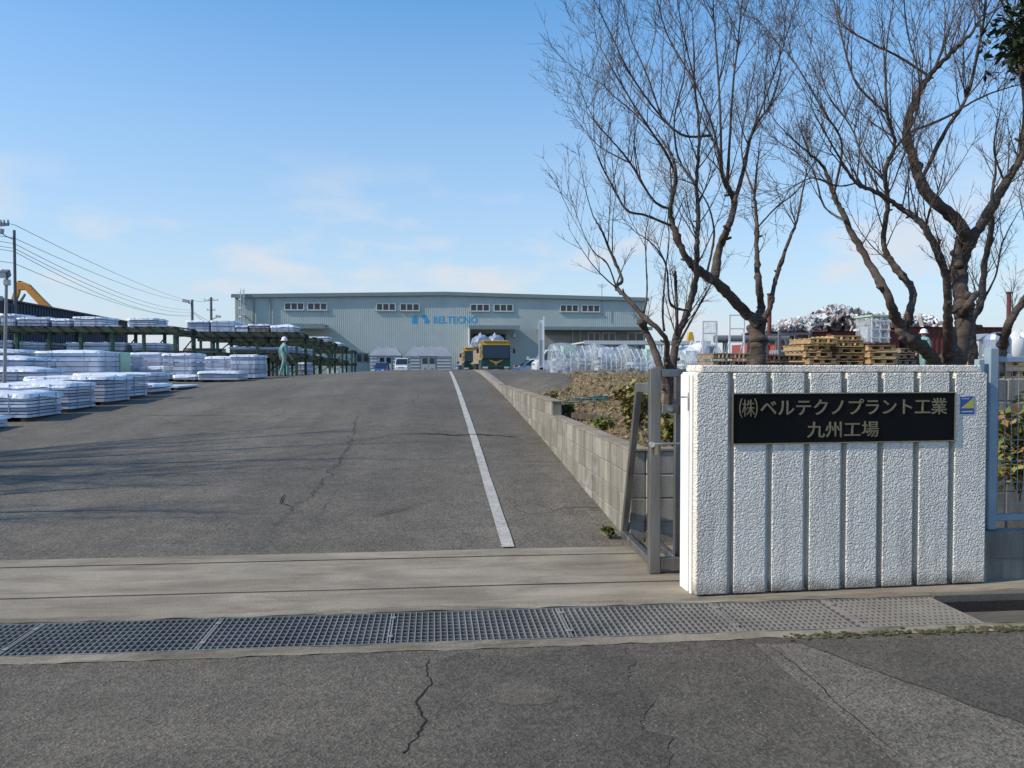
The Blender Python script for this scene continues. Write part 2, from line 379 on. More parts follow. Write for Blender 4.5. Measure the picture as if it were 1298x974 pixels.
MT['lamp'] = M('headlamp_lens', (.62, .64, .65), .12, spec=.7)
MT['amber'] = M('amber_lens', (.6, .2, .02), .3)
MT['red'] = M('red_paint', (.35, .03, .025), .5)
MT['rust'] = M('rust_red_sheet', (.145, .042, .034), .8, var=.3, scale=.8, col2=(.09, .035, .02), c2scale=1.5)
MT['navy'] = M('navy_steel_sheet', (.040, .052, .085), .6, var=.12, scale=.4)
MT['rack'] = M('rack_green_paint', (.028, .075, .042), .6, var=.35, scale=3, col2=(.075, .045, .02), c2a=.6, c2b=.72, c2scale=5)
MT['rackdark'] = M('rack_rusty_beam', (.045, .06, .038), .7, var=.35, scale=2, col2=(.085, .05, .025), c2a=.5, c2b=.7, c2scale=3)
MT['sheet'] = M('white_frp_panel', (.58, .62, .69), .4, var=.16, scale=1.2, objvar=.32)
MT['sheet2'] = M('pale_grey_panel', (.42, .46, .53), .45, var=.10, scale=1.2, objvar=.32)
MT['film'] = M('white_stretch_film', (.74, .78, .84), .28, var=.07, scale=2, objvar=.15, col2=(.50, .50, .48), c2a=.58, c2b=.8, c2scale=2, bmp=.7, bscale=8, bdist=.05, spec=.6)
MT['pack'] = M('milky_wrapped_pack', (.58, .64, .73), .32, objvar=.25, var=.12, scale=2, bmp=.5, bscale=6, bdist=.03, spec=.55)
MT['clear'] = film_mat('clear_stretch_film', (.62, .68, .74), .34)
MT['strap'] = M('blue_strap', (.26, .33, .46), .5)
MT['greenfilm'] = M('pale_green_card', (.36, .55, .42), .6)
MT['wood'] = M('pale_pallet_wood', (.50, .34, .155), .8, objvar=.35, var=.28, scale=6, col2=(.33, .22, .11), c2scale=3)
MT['woodgrey'] = M('weathered_timber', (.27, .21, .145), .85, var=.3, scale=5, col2=(.12, .09, .06), c2scale=4)
MT['wooddark'] = M('dark_old_timber', (.085, .06, .04), .85, var=.3, scale=5)
MT['pole'] = M('weathered_pole', (.14, .145, .155), .7, var=.15)
MT['polelight'] = M('galvanised_pole', (.27, .27, .27), .55, .2, var=.15)
MT['wire'] = M('black_cable', (.05, .055, .065), .6)
MT['digger'] = M('excavator_orange', (.55, .24, .04), .45, var=.15)
MT['bark'] = bark()
MT['twig'] = M('twig_bark', (.075, .058, .052), .8, var=.3, scale=6)
MT['soil'] = M('bank_soil', (.21, .155, .095), .95, var=.3, scale=2.2, fine=.6, fscale=35, bmp=.9, bscale=14, bdist=.06, col2=(.12, .095, .05), c2scale=2)
MT['litter'] = leafmat('dry_leaf_litter', [(.36, .26, .14), (.25, .165, .085), (.17, .105, .055), (.44, .34, .20), (.30, .25, .12), (.20, .19, .07)])
MT['drygrass'] = leafmat('dry_grass', [(.34, .26, .14), (.26, .20, .10), (.18, .15, .06), (.30, .22, .12)])
MT['weed'] = leafmat('weed_leaves', [(.07, .12, .025), (.12, .17, .04), (.20, .21, .05), (.09, .11, .03)])
MT['autumn'] = leafmat('autumn_leaves', [(.24, .21, .06), (.20, .20, .05), (.12, .15, .035), (.16, .17, .04), (.25, .13, .05), (.28, .22, .09)])
MT['evergreen'] = leafmat('evergreen_leaves', [(.022, .045, .020), (.032, .06, .024), (.05, .075, .035), (.018, .032, .018)])
MT['net'] = M('teal_netting', (.03, .14, .155), .6, var=.3, scale=12)
MT['linepaint'] = M('worn_white_line', (.43, .415, .375), .85, var=.16, scale=3, col2=(.22, .215, .205), c2a=.52, c2b=.66, c2scale=22, bmp=.8, bscale=90, bdist=.006)
MT['crack'] = M('open_crack', (.012, .011, .010), .95, var=.3, scale=9)
MT['moss'] = M('green_moss', (.085, .078, .032), .95, var=.4, scale=12, bmp=.9, bscale=60, bdist=.01)
MT['scrap'] = leafmat('mixed_scrap_metal', [(.56, .57, .57), (.38, .38, .38), (.68, .69, .69), (.26, .22, .19), (.46, .44, .41), (.30, .31, .33), (.6, .6, .62), (.16, .13, .12)])
MT['greywall'] = M('pale_grey_cladding', (.46, .48, .49), .6, var=.08)
MT['roofblue'] = M('grey_shed_roof', (.25, .275, .315), .5, var=.1, scale=1)
MT['shedwall'] = M('grey_shed_wall', (.33, .34, .35), .6, var=.12, scale=1)
MT['teal'] = M('teal_workwear', (.155, .30, .275), .85, var=.14, scale=6, bmp=.5, bscale=14, bdist=.02)
MT['skin'] = M('skin', (.46, .29, .21), .6, var=.05)
MT['helmet'] = M('white_helmet', (.80, .81, .82), .3, var=.02)
MT['hair'] = M('black_hair', (.015, .013, .012), .7)
MT['boot'] = M('pale_work_boot', (.38, .40, .38), .7)
MT['rubble'] = M('grey_rubble', (.13, .125, .115), .9, var=.3, scale=6)
MT['signblue'] = M('sign_blue', (.03, .10, .32), .4, var=.05)
MT['signyellow'] = M('sign_yellow', (.55, .48, .10), .4, var=.05)
MT['tank'] = M('silver_blue_tank', (.30, .36, .47), .3, .35, var=.15)
# ================================================================ ground, street, apron, drain channel
def axis_pts(lo, hi, dense_lo, dense_hi, step, grow=1.35):
    a = []; x = dense_lo
    while x < dense_hi: a.append(x); x += step
    a.append(dense_hi); s = step; x = dense_hi
    while x < hi: s *= grow; x = min(hi, x + s); a.append(x)
    s = step; x = dense_lo; b = []
    while x > lo: s *= grow; x = max(lo, x - s); b.append(x)
    return b[::-1] + a
us = axis_pts(-2500, 2500, -26, 28, .9); vs_ = axis_pts(6.37, 2500, 6.37, 125, .8)
def gfun(u, v): return (u, v, G(u, v) + (.006 * mnoise.noise((u*.6, v*.6, 0)) if v > 6.8 and abs(u) < 30 else 0))
ground = MB().grid(gfun, us, vs_).build('ground', MT['drive'], smooth=True, fixn=False); tag(ground, kind='structure')
street = MB().grid(lambda u, v: (u, v, 0), axis_pts(-2500, 2500, -8, 8, 2), sorted(axis_pts(-2500, 4.17, -2, 4.17, 1))).build('street', MT['street'], fixn=False); tag(street, kind='structure')

def ragged(px_poly, n=14, amp=.02, z=.004):
    P = [on_ground(*p) for p in px_poly]; out = []
    for i in range(len(P)):
        a, b = P[i], P[(i+1) % len(P)]
        for k in range(n):
            q = a.lerp(b, k / n); w = amp * (0 if k == 0 else 1)
            out.append((q.x + w*mnoise.noise((q.x*5, q.y*5, 1))*2, q.y + w*mnoise.noise((q.x*5, q.y*5, 7))*2, q.z + z))
    return out
def patch(name, px_poly, mat, z=.004, amp=.02):
    p = ragged(px_poly, amp=amp, z=z); m = MB(); m.add(p, [tuple(range(len(p)))])
    o = m.build(name, mat, fixn=False)
    if o.data.polygons[0].normal.z < 0: o.data.flip_normals()
    return o
P2 = lambda u, v: (u, v)
def wpatch(name, uv, mat, z, amp=.02, parent=None):
    out = []
    for i in range(len(uv)):
        a, b = Vector(uv[i]), Vector(uv[(i+1) % len(uv)])
        ns = max(10, min(120, int((b-a).length/.03)))
        for k in range(ns):
            q = a.lerp(b, k/ns); out.append((q.x + amp*(1.6*mnoise.noise((q.x*4, q.y*4, 3)) + .8*mnoise.noise((q.x*16, q.y*16, 3)) + .5*mnoise.noise((q.x*50, q.y*50, 3))), q.y + amp*(1.6*mnoise.noise((q.x*4, q.y*4, 9)) + .8*mnoise.noise((q.x*16, q.y*16, 9)) + .5*mnoise.noise((q.x*50, q.y*50, 9))), z))
    o = MB().add(out, [tuple(range(len(out)))]).build(name, mat, parent, fixn=False)
    if o.data.polygons[0].normal.z < 0: o.data.flip_normals()
    return o
g1, g2, g3, g4 = on_ground(955, 818), on_ground(1015, 820), on_ground(1298, 925), on_ground(1125, 974)
wpatch('worn_strip', [g1.xy, g2.xy, g3.xy, g3.xy + (g3.xy-g2.xy)*1.2, g4.xy + (g4.xy-g1.xy)*1.5], MT['chippy'], .003, .012, street)
wpatch('dark_patch', [(g2.x+.01, g2.y), (9, 4.10), (9, 1.0), (g3.x + (g3.x-g2.x)*1.2, g3.y + (g3.y-g2.y)*1.2)], MT['patch'], .0045, .012, street)
g5 = [on_ground(*p) for p in ((560, 836), (790, 822), (800, 974), (548, 974))]
wpatch('dark_patch', [g5[0].xy, g5[1].xy, (g5[2].x, g5[2].y - 1.5), (g5[3].x, g5[3].y - 1.5)], MT['patch'], .003, .05, street)
c0 = on_ground(662, 886)
wpatch('worn_ring', [(c0.x + .17*math.cos(k*.5236), c0.y + .135*math.sin(k*.5236)) for k in range(12)], MT['dusty'], .005, .03, street)
if 0: wpatch('worn_ring', [(c0.x + .15*math.cos(k*.5236), c0.y + .115*math.sin(k*.5236)) for k in range(12)], MT['patch'], .012, .02, street)
rgm = random.Random(4); mm_ = MB()
for _ in range(330):
    q = on_ground(985 + 330*rgm.random()**.8, 0 + 806 - 8*rgm.random()); q = Vector((q.x, 4.17 + rgm.gauss(-.005, .022) - .02, .006)); s_ = rgm.uniform(.003, .011); mm_.obox(q, (s_, 0, 0), (0, s_, 0), (0, 0, s_*.4))
tag(mm_.build('moss', MT['moss'], fixn=False), 'patchy olive moss along the edge of the drain', 'moss', kind='stuff')
if 0: wpatch('moss_strip', [(on_ground(x, y).x, on_ground(x, y).y) for x, y in ((985, 808), (1110, 806), (1298, 800), (1298, 794), (1150, 799), (1000, 803))], MT['moss'], .012, .02, street)

def crack(px, w, parent, jit=.03, z=.007):
    pts = [on_ground(*p) for p in px]; q = []
    for a, b in zip(pts, pts[1:]):
        n = max(2, int((b - a).length / (.02 if a.y < 6 else .06)))
        q += [a.lerp(b, k / n) for k in range(n)]
    q.append(pts[-1]); m = MB(); vs = []
    for i, p in enumerate(q):
        t = (q[min(i+1, len(q)-1)] - q[max(i-1, 0)]).normalized(); s = Vector((t.y, -t.x, 0))
        p = p + s * jit * (mnoise.noise((p.x*5, p.y*5, 4)) + .5*mnoise.noise((p.x*21, p.y*21, 4)) + .25*mnoise.noise((p.x*60, p.y*60, 4)))
        e = min(1, 3*i/len(q) + .3, 3*(len(q)-1-i)/len(q) + .3)
        ww = w * e * (.55 + .9 * abs(mnoise.noise((p.x*8, p.y*8, 1))))
        for sg in (-1, 1):
            x = p + s * ww * sg; vs.append((x.x, x.y, (G(x.x, x.y) if x.y > 6.3 else 0) + z + .006 * (x.y > 6.3)))
    m.add(vs, [(2*i, 2*i+1, 2*i+3, 2*i+2) for i in range(len(q)-1)])
    o = m.build('crack', MT['crack'], parent, fixn=False)
    return o
crack([(545, 836), (546, 860), (538, 880), (530, 900), (530, 925), (522, 950), (517, 975), (512, 1010), (505, 1060)], .0055, street, .04, .0022)
crack([(497, 552), (540, 551), (575, 553), (610, 552), (640, 554), (658, 556)], .035, ground, .06)
crack([(455, 520), (440, 570), (400, 625), (372, 645), (352, 665), (340, 692)], .006, ground, .08)
crack([(372, 645), (355, 640), (360, 628)], .010, ground)
crack([(170, 527), (230, 528), (285, 527), (315, 528)], .02, ground, .05)
crack([(430, 562), (480, 556), (497, 552)], .012, ground)
crack([(970, 818), (1010, 848), (1062, 895), (1135, 985)], .004, street, .012, .0065)
crack([(460, 660), (500, 650), (540, 640)], .008, ground)
# painted line along the drive
m = MB(); LV = [6.40 + .4*k for k in range(62)]
m.grid(lambda u, v: (u + .008*mnoise.noise((v*3, u*9, 0)), v, G(u, v) + .011), [.545, .65], LV)
m.build('lane_line', MT['linepaint'], ground, fixn=False)
m = MB().grid(lambda a, b: (at(0,0,1)*0 + Vector((1.95 + a*.12 + b*.5, 20.5 + b*3, G(2, 20.5+b*3) + .02)))[:], [0, 1], [0, .5, 1]).build('lane_line', MT['linepaint'], ground, fixn=False)

# concrete apron with two gate-rail slots
apron = MB(); ap_u = axis_pts(-60, 60, -5, 5, .5)
for v0, v1 in ((4.86, 5.295), (5.325, 6.115), (6.145, 6.372)):
    apron.grid(lambda u, v: (u, v, .002 + .003*mnoise.noise((u*.8, v*3, 5))), ap_u, [v0, (v0+v1)/2, v1])
    for ve in (v0, v1): apron.grid(lambda u, z: (u, ve, z), [-60, 60], [-.06, .0])
apron = apron.build('apron', MT['apron'], fixn=False); tag(apron, kind='structure')
MB().grid(lambda u, v: (u, v, -.03), [-60, 60], [4.9, 6.36]).build('rail_slot', MT['gutter'], apron, fixn=False)
for v in (5.31, 6.13): MB().box(-14, 1.5, v-.004, v+.004, -.029, -.002).build('gate_rail', MT['rust'], apron)

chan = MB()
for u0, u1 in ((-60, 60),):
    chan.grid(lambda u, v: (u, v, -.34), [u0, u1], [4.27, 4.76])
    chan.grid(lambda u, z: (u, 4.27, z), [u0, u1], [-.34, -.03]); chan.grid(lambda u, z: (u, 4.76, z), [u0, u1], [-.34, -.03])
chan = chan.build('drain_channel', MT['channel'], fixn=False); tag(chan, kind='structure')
lip = MB()
def lipz(u, v): return .003 + .007*mnoise.noise((u*9, v*30, 2))
lu = axis_pts(-60, 60, -4.5, 5, .05, 1.6)
lip.grid(lambda u, v: (u, v + .028*mnoise.noise((u*3.1, 0, 1))*(v < 4.2) , lipz(u, v)), lu, [4.13, 4.2, 4.245])
lip.grid(lambda u, v: (u, v + .03*mnoise.noise((u*3.7, 5, 1))*(v > 4.86), lipz(u, v) + .004), lu, [4.785, 4.83, 4.885])
lip.grid(lambda u, z: (u, 4.245, z), lu, [-.05, .002]); lip.grid(lambda u, z: (u, 4.785, z), lu, [-.05, .002])
lip.build('channel_edge', MT['lip'], chan, fixn=False)
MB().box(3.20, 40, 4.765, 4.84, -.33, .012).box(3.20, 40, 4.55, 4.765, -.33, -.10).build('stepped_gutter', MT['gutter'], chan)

# drain grates: one steel panel after another
def make_grate(L):
    root = thing('drain_grate', (0, 0, 0)); W = .525
    fr = MB()
    for y in (0, W): fr.box(0, L, y-.003, y+.003, -.05, .004)
    for x in (.004, L-.004): fr.box(x-.004, x+.004, .0035, W-.0035, -.05, .004)
    fr.build('frame', MT['grate'], root)
    b = MB(); n = 9
    for k in range(1, n): b.box(.009, L-.009, W*k/n-.0026, W*k/n+.0026, -.022, -.002)
    k = 0; x = .03
    while x < L - .02: b.box(x-.0025, x+.0025, .0036, W-.0036, -.048, .0025); x += .036
    o = b.build('bars', MT['grate'], root, fixn=False)
    for y in (.10, .42): MB().box(-.012, .018, y-.016, y+.016, .0045, .010).build('clip', MT['grate'], root, bevel=.002)
    return root
gr_labels = ['drain grate panel running out at the left edge of the photo', 'second drain grate panel from the left, in deep shade underneath',
             'drain grate panel left of the joint under the lane line end', 'drain grate panel in front of the gate post and lane line',
             'drain grate panel with its left end beside the white sign wall', 'pale drain grate panel in front of the middle of the sign wall', 'rightmost drain grate panel ending at the open gutter']
gl = [(-3.25, 1.0), (-2.25, 1.0), (-1.25, 1.0), (-.25, 1.0), (.75, .97), (1.72, .74), (2.46, .72)]
protos = {}
for (u0, L), lab in zip(gl, gr_labels):
    if L in protos: g = copy_tree(protos[L])
    else: g = make_grate(L - .006); protos[L] = g
    g.location = (u0, 4.2525, .001); tag(g, lab, 'drain grate', 'drain grates across the gateway')

# ================================================================ white sign wall
sw = thing('sign_wall', (1.675, 4.955, 0), 'white stucco gatepost wall with vertical ribs and a black nameplate', 'sign wall', rz=R(3.0))
MB().box(.012, 2.055, .030, .265, -.02, 1.452).build('core', MT['white_trim'], sw, bevel=.006)
MB().box(.035, 2.05, -.012, .255, 1.4535, 1.50).build('coping', MT['stucco'], sw, bevel=.008)
xs = [0.0] + [.255 + .263*k for k in range(7)]
for i, x0 in enumerate(xs):
    x1 = (.212 if i == 0 else (x0 + .218 if i < 7 else 2.07))
    MB().box(x0, x1, -.036, .031, .012 + .004*random.random(), 1.448).build('panel', MT['stucco'], sw, bevel=.006, bseg=2)
MB().box(-.012, .0105, .09, .23, .0, 1.44).build('end_panel', MT['white_trim'], sw, bevel=.005)
MB().box(-.0115, .0108, .033, .065, .0, 1.44).build('end_panel', MT['white_trim'], sw, bevel=.005)
np_ = MB().box(.243, 1.822, -.0405, -.0355, .992, 1.312).build('nameplate', MT['plate'], sw, bevel=.002)
fr = MB(); y0, y1 = -.0445, -.0345
fr.box(.236, 1.829, y0, y1, 1.3125, 1.319).box(.236, 1.829, y0, y1, .985, .9915).box(.236, .2425, y0, y1, .992, 1.312).box(1.8225, 1.829, y0, y1, .992, 1.312)
fr.build('plate_frame', MT['brassframe'], np_)
def text_mesh(name, body, mat, parent, x0, x1, z0, z1, y, depth, bold=.012, cond=None):
    cu = bpy.data.curves.new('t', 'FONT'); cu.body = body; cu.size = 1; cu.extrude = .02; cu.offset = bold; cu.resolution_u = 3
    to = bpy.data.objects.new('t', cu); COL.objects.link(to)
    dg = bpy.context.evaluated_depsgraph_get(); me = bpy.data.meshes.new_from_object(to.evaluated_get(dg))
    bpy.data.objects.remove(to); me.name = name
    X = [v.co.x for v in me.vertices]; Y = [v.co.y for v in me.vertices]
    a0, a1, b0, b1 = min(X), max(X), min(Y), max(Y)
    for v in me.vertices:
        v.co = Vector((x0 + (v.co.x-a0)/(a1-a0)*(x1-x0), y - depth*(v.co.z + .02)/.04, z0 + (v.co.y-b0)/(b1-b0)*(z1-z0)))
    me.materials.clear(); me.materials.append(mat)
    bm = bmesh.new(); bm.from_mesh(me); bmesh.ops.recalc_face_normals(bm, faces=bm.faces); bm.to_mesh(me); bm.free()
    o = bpy.data.objects.new(name, me); COL.objects.link(o); o.parent = parent; return o
text_mesh('lettering', '㈱', MT['brass'], np_, .283, .408, 1.158, 1.284, -.0407, .004, -.004)
text_mesh('lettering', 'ベルテクノプラント工業', MT['brass'], np_, .428, 1.765, 1.168, 1.278, -.0407, .004, .009)
text_mesh('lettering', '九州工場', MT['brass'], np_, .755, 1.265, 1.022, 1.128, -.0407, .004, .009)
em = MB().box(1.868, 1.972, -.0385, -.0355, 1.168, 1.286).build('emblem_plaque', MT['signblue'], sw)
MB().prism([(1.872, -.0395, 1.207), (1.968, -.0395, 1.207), (1.968, -.0395, 1.280)], (0, .001, 0)).build('emblem_triangle', MT['signyellow'], em)
MB().box(1.878, 1.962, -.0395, -.0387, 1.181, 1.188).box(1.878, 1.935, -.0395, -.0387, 1.270, 1.275).build('emblem_stripe', MT['alum'], em)

# ================================================================ concrete-block walls
BW, BH, BT = .40, .20, .13
blk = MB().box(-.5*(BW-.012), .5*(BW-.012), -BT/2, BT/2, .005, BH-.005).build('tmp', MT['block'], bevel=.006); blk_me = blk.data; bpy.data.objects.remove(blk)
def block_run(root, u0, v0, du, dv, length, z0, courses, gz, first=0):
    n = int(length / BW + .5); rz = math.atan2(dv, du); L0 = org(root)
    for c in range(first, courses):
        for k in range(n):
            s = (k + .5) * BW; u = u0 + du*s; v = v0 + dv*s; z = z0 + c*BH
            if z + BH < gz(u, v) + .01: continue
            inst('block', blk_me, root, (u - L0.x + random.uniform(-.004, .004)*abs(dv), v - L0.y + random.uniform(-.004, .004)*abs(du), z - L0.z + random.uniform(-.0015, .0015)), rz=rz + random.uniform(-.006, .006))
    cx, cy = u0 + du*length/2, v0 + dv*length/2
    m = MB().obox((cx, cy, z0 + courses*BH/2 - .01), (du*(length/2-.008), dv*(length/2-.008), 0), (-dv*(BT/2-.007), du*(BT/2-.007), 0), (0, 0, courses*BH/2 - .006))
    m.build('mortar', MT['mortar'], root, world=True)
WU = 1.70
bw = thing('block_wall', (WU, 6.5, 0), 'long stepped concrete block retaining wall beside the sloping drive', 'block wall')
block_run(bw, WU, 6.47, 0, 1, 4.4, -.02, 4, lambda u, v: G(1.5, v))
block_run(bw, WU, 10.87, 0, 1, 8.4, -.02, 5, lambda u, v: G(1.5, v))
MB().box(WU-.075, WU+.085, 6.45, 10.875, .781, .797).build('coping', MT['apron'], bw, world=True)
MB().box(WU-.075, WU+.095, 10.865, 19.27, .981, .997).build('coping', MT['apron'], bw, world=True)
kerb = MB()
vv = [19.3 + k*.7 for k in range(22)]
for a in (0, 1): pass
kerb.grid(lambda a, v: ((WU-.07, WU+.08)[int(a)], v, G(1.5, v) + .14 * (1 - ss(26, 34, v)) + .015), [0, 1], vv)
kerb.grid(lambda a, v: (WU-.07, v, G(1.5, v) + (.14 * (1 - ss(26, 34, v)) + .015) * a - .02*(1-a)), [0, 1], vv)
kerb.grid(lambda a, v: (WU+.08, v, G(1.5, v) + (.14 * (1 - ss(26, 34, v)) + .015) * a - .02*(1-a)), [0, 1], vv)
kerb.add([(WU-.07, 19.3, .5), (WU+.08, 19.3, .5), (WU+.08, 19.3, G(1.5, 19.3)+.155), (WU-.07, 19.3, G(1.5, 19.3)+.155)], [(0, 1, 2, 3)])
kerb.build('kerb', MT['block'], bw, world=True, fixn=False)
rw = thing('block_wall', (2.7, 6.53, 0), 'dark block wall end turning behind the steel gate frame', 'block wall')
block_run(rw, 1.762, 6.53, 1, 0, 2.4, -.02, 4, lambda u, v: 0)
MB().box(1.80, 4.18, 6.455, 6.61, .781, .797).build('coping', MT['apron'], rw, world=True)
rw2 = thing('block_wall', (5.6, 6.55, 0), 'tall dark block wall behind the blue fence at right edge', 'block wall')
block_run(rw2, 4.22, 6.55, 1, 0, 4.0, -.02, 7, lambda u, v: 0)
bs = thing('block_wall', (5.0, 5.2, 0), 'low grey block plinth carrying the blue fence right of the sign', 'block wall')
block_run(bs, 3.79, 5.19, 1, 0, 4.4, -.06, 2, lambda u, v: 0)
MB().box(3.757, 3.787, 5.06, 5.27, -.02, .345).build('render_end', MT['lip'], bs, world=True, bevel=.005)
# blue fence on the plinth
bf = thing('mesh_fence', (3.95, 5.2, .34), 'pale blue grey steel mesh fence panel beside the sign wall', 'fence')
for u in (3.90, 5.85): MB().box(u-.033, u+.033, 5.165, 5.235, .34, 1.62).build('post', MT['bluepaint'], bf, world=True, bevel=.006)
MB().box(3.935, 5.815, 5.18, 5.22, .40, .445).build('rail', MT['bluepaint'], bf, world=True, bevel=.004)
MB().box(3.935, 5.815, 5.18, 5.22, 1.52, 1.56).build('rail', MT['bluepaint'], bf, world=True, bevel=.004)
MB().box(3.785, 3.83, 5.17, 5.22, .36, 1.54).build('post', MT['bluepaint'], bf, world=True, bevel=.004)
m = MB()
for k in range(37): u = 3.96 + k*.05; m.box(u-.0017, u+.0017, 5.198, 5.202, .446, 1.519)
for k in range(7): z = .52 + k*.15; m.box(3.936, 5.814, 5.2022, 5.2055, z-.002, z+.002)
m.build('mesh', MT['bluepaint'], bf, world=True, fixn=False)

# ================================================================ stainless gate end frame
gt = thing('gate_frame', (1.60, 5.55, 0), 'stainless steel gate catch frame with slanting brace beside the sign wall', 'gate')
S = MT['steel']
gu, gv = 1.565, 5.52
MB().box(gu-.038, gu+.042, gv-.03, gv+.03, .005, 1.475).build('post', S, gt, world=True, bevel=.004)
MB().box(gu+.178, gu+.232, gv+.07, gv+.12, .03, 1.465).build('post', S, gt, world=True, bevel=.004)
MB().box(gu+.044, gu+.30, gv-.028, gv+.03, 1.415, 1.47).build('top_rail', S, gt, world=True, bevel=.004)
MB().box(gu+.044, gu+.30, gv-.027, gv+.029, .03, .115).build('bottom_rail', S, gt, world=True, bevel=.004)
MB().bar((gu, gv+.032, .07), (gu+.03, gv+1.02, .07), .05, .06).build('bottom_rail', S, gt, world=True, bevel=.004)
MB().bar((gu+.03, gv+1.02, .05), (gu+.018, gv+.50, 1.325), .05, .05, (1, 0, 0)).build('brace', S, gt, world=True, bevel=.004)
MB().bar((gu+.018, gv+.53, 1.325), (gu+.006, gv+.031, 1.335), .05, .07).build('brace_arm', S, gt, world=True, bevel=.004)
MB().bar((gu+.20, gv+.125, .07), (gu+.21, gv+.95, .07), .045, .05).build('bottom_rail', S, gt, world=True, bevel=.004)
la = MB().box(gu+.044, gu+.165, gv-.055, gv-.030, 1.16, 1.215).build('latch', S, gt, world=True, bevel=.003)
MB().box(gu+.166, gu+.205, gv-.062, gv-.022, 1.15, 1.22).build('latch_cap', MT['black'], la, world=True, bevel=.004)
MB().cyl((gu+.10, gv-.056, 1.185), (gu+.10, gv-.070, 1.185), .016, 10).build('bolt', MT['chrome'], la, world=True)
b2 = MB().cyl((gu-.02, gv-.045, .94), (gu+.225, gv-.045, .94), .009, 8).cyl((gu-.03, gv-.06, .935), (gu-.03, gv-.032, .935), .02, 10).build('slide_bolt', MT['chrome'], gt, world=True)
MB().bar((gu+.0, gv-.05, .935), (gu+.003, gv-.05, .86), .025, .015).build('handle', MT['brassframe'], gt, world=True)
hk = thing('wall_hook', (1.69, 4.98, 1.3), 'small steel hook on the end of the white sign wall', 'hook')
MB().cyl((1.60, 5.03, 1.29), (1.70, 5.03, 1.29), .006, 6).cyl((1.655, 5.03, 1.20), (1.655, 5.03, 1.32), .005, 6).build('rod', MT['chrome'], hk, world=True)

# ================================================================ planted bank
def bank():
    u_ = [1.79 + .22*k for k in range(80)]; v_ = [6.61 + .25*k for k in range(57)]
    def f(u, v):
        z = bed_z(u, v)
        z -= .12 * (1 - ss(0, .3, u - 1.78)) * (1 - ss(12, 18, v))
        return (u, v, z + .05*mnoise.noise((u*2.2, v*2.2, 0)) + .02*mnoise.noise((u*7, v*7, 0)))
    m = MB().grid(f, u_, v_); o = m.build('soil_bank', MT['soil'], smooth=True, fixn=False); tag(o, kind='structure'); return o
bankobj = bank()
def leaf(m, p, s, rng, elong=1.8, flat=.5):
    a = Vector((rng.uniform(-1, 1), rng.uniform(-1, 1), rng.uniform(-1, 1)*flat)).normalized()
    b = a.cross(Vector((rng.uniform(-.6, .6), rng.uniform(-.6, .6), 1))).normalized()
    t = a * s * elong * .5; w = b * s * .5
    m.add([p - t, p - t*.1 + w, p + t, p - t*.1 - w], [(0, 1, 2, 3)])
rng = random.Random(3); m = MB(); g = MB(); wd = MB()
for i in range(34000):
    u = 1.8 + rng.random()**1.4 * 9; v = 6.7 + rng.random() * 13.6
    z = bed_z(u, v) + .05*mnoise.noise((u*2.2, v*2.2, 0)) + .02*mnoise.noise((u*7, v*7, 0)) - .12*(1-ss(0, .3, u-1.78))*(1-ss(12, 18, v))
    d = mnoise.noise((u*.7, v*.7, 9))
    r = rng.random()
    if r < .55: leaf(m, Vector((u, v, z + .012)), rng.uniform(.025, .06), rng, 1.5, .3)
    elif r < .90 or d < .22:
        h = rng.uniform(.05, .17); t = Vector((rng.uniform(-.07, .07), rng.uniform(-.07, .07), h)); s = Vector((rng.uniform(-1, 1), rng.uniform(-1, 1), 0)).normalized()*.004
        p = Vector((u, v, z)); g.add([p-s, p+s, p+t], [(0, 1, 2)])
    else: leaf(wd, Vector((u, v, z + .03)), rng.uniform(.03, .07), rng, 1.6, .8)
tag(m.build('leaf_litter', MT['litter'], fixn=False), 'brown fallen leaves scattered over the bank', 'leaves', kind='stuff')
tag(g.build('dry_grass', MT['drygrass'], fixn=False), 'straw coloured dry grass blades on the bank', 'grass', kind='stuff')
tag(wd.build('ground_weeds', MT['weed'], fixn=False), 'low green weeds in patches on the bank', 'weeds', kind='stuff')

def shrub(name, c, h, r, n, mat, label, leafs=.06, seed=1, stems=9):
    rg = random.Random(seed); root = thing(name, c, label, 'shrub'); st = MB(); lf = MB()
    for k in range(stems):
        a = rg.uniform(0, 6.28); tip = Vector((r*.8*math.cos(a)*rg.random(), r*.8*math.sin(a)*rg.random(), h*rg.uniform(.7, 1.0)))
        mid = tip*.5 + Vector((rg.uniform(-.1, .1)*r, rg.uniform(-.1, .1)*r, .08*h)); st.tube([(0, 0, -.05), mid, tip], [.008, .006, .003], 4)
        for j in range(n // stems):
            t = rg.uniform(.2, 1.05); q = (mid*(t*2) if t < .5 else mid.lerp(tip, t*2-1)) + Vector((rg.gauss(0, r*.22), rg.gauss(0, r*.22), rg.gauss(0, h*.06)))
            q.z = max(.02, q.z); leaf(lf, q, leafs*rg.uniform(.6, 1.2), rg, 1.9, .9)
    st.build('stem', MT['twig'], root, fixn=False); lf.build('foliage', mat, root, fixn=False); return root
def bz(u, v, dz=0): return (u, v, bed_z(u, v) + dz)
p = at(803, 540, 8.6); shrub('yellowing_shrub', bz(p.x, p.y), .62, .26, 520, MT['autumn'], 'yellow green leafy shrub on the bank behind the slanting brace', .055, 2)
p = at(852, 570, 7.7); shrub('reddish_shrub', bz(p.x, p.y), .34, .26, 420, MT['autumn'], 'low shrub with reddish leaves seen through the gate frame', .05, 5)
p = at(806, 490, 10.4); shrub('upright_weed', bz(p.x, p.y), .42, .12, 160, MT['weed'], 'slim bright green weed standing above the yellow shrub', .055, 8, 5)
p = at(702, 510, 12.6); shrub('dead_weed', bz(p.x, p.y), .26, .12, 130, MT['litter'], 'small dark dead weed near the wall step', .04, 9, 6)
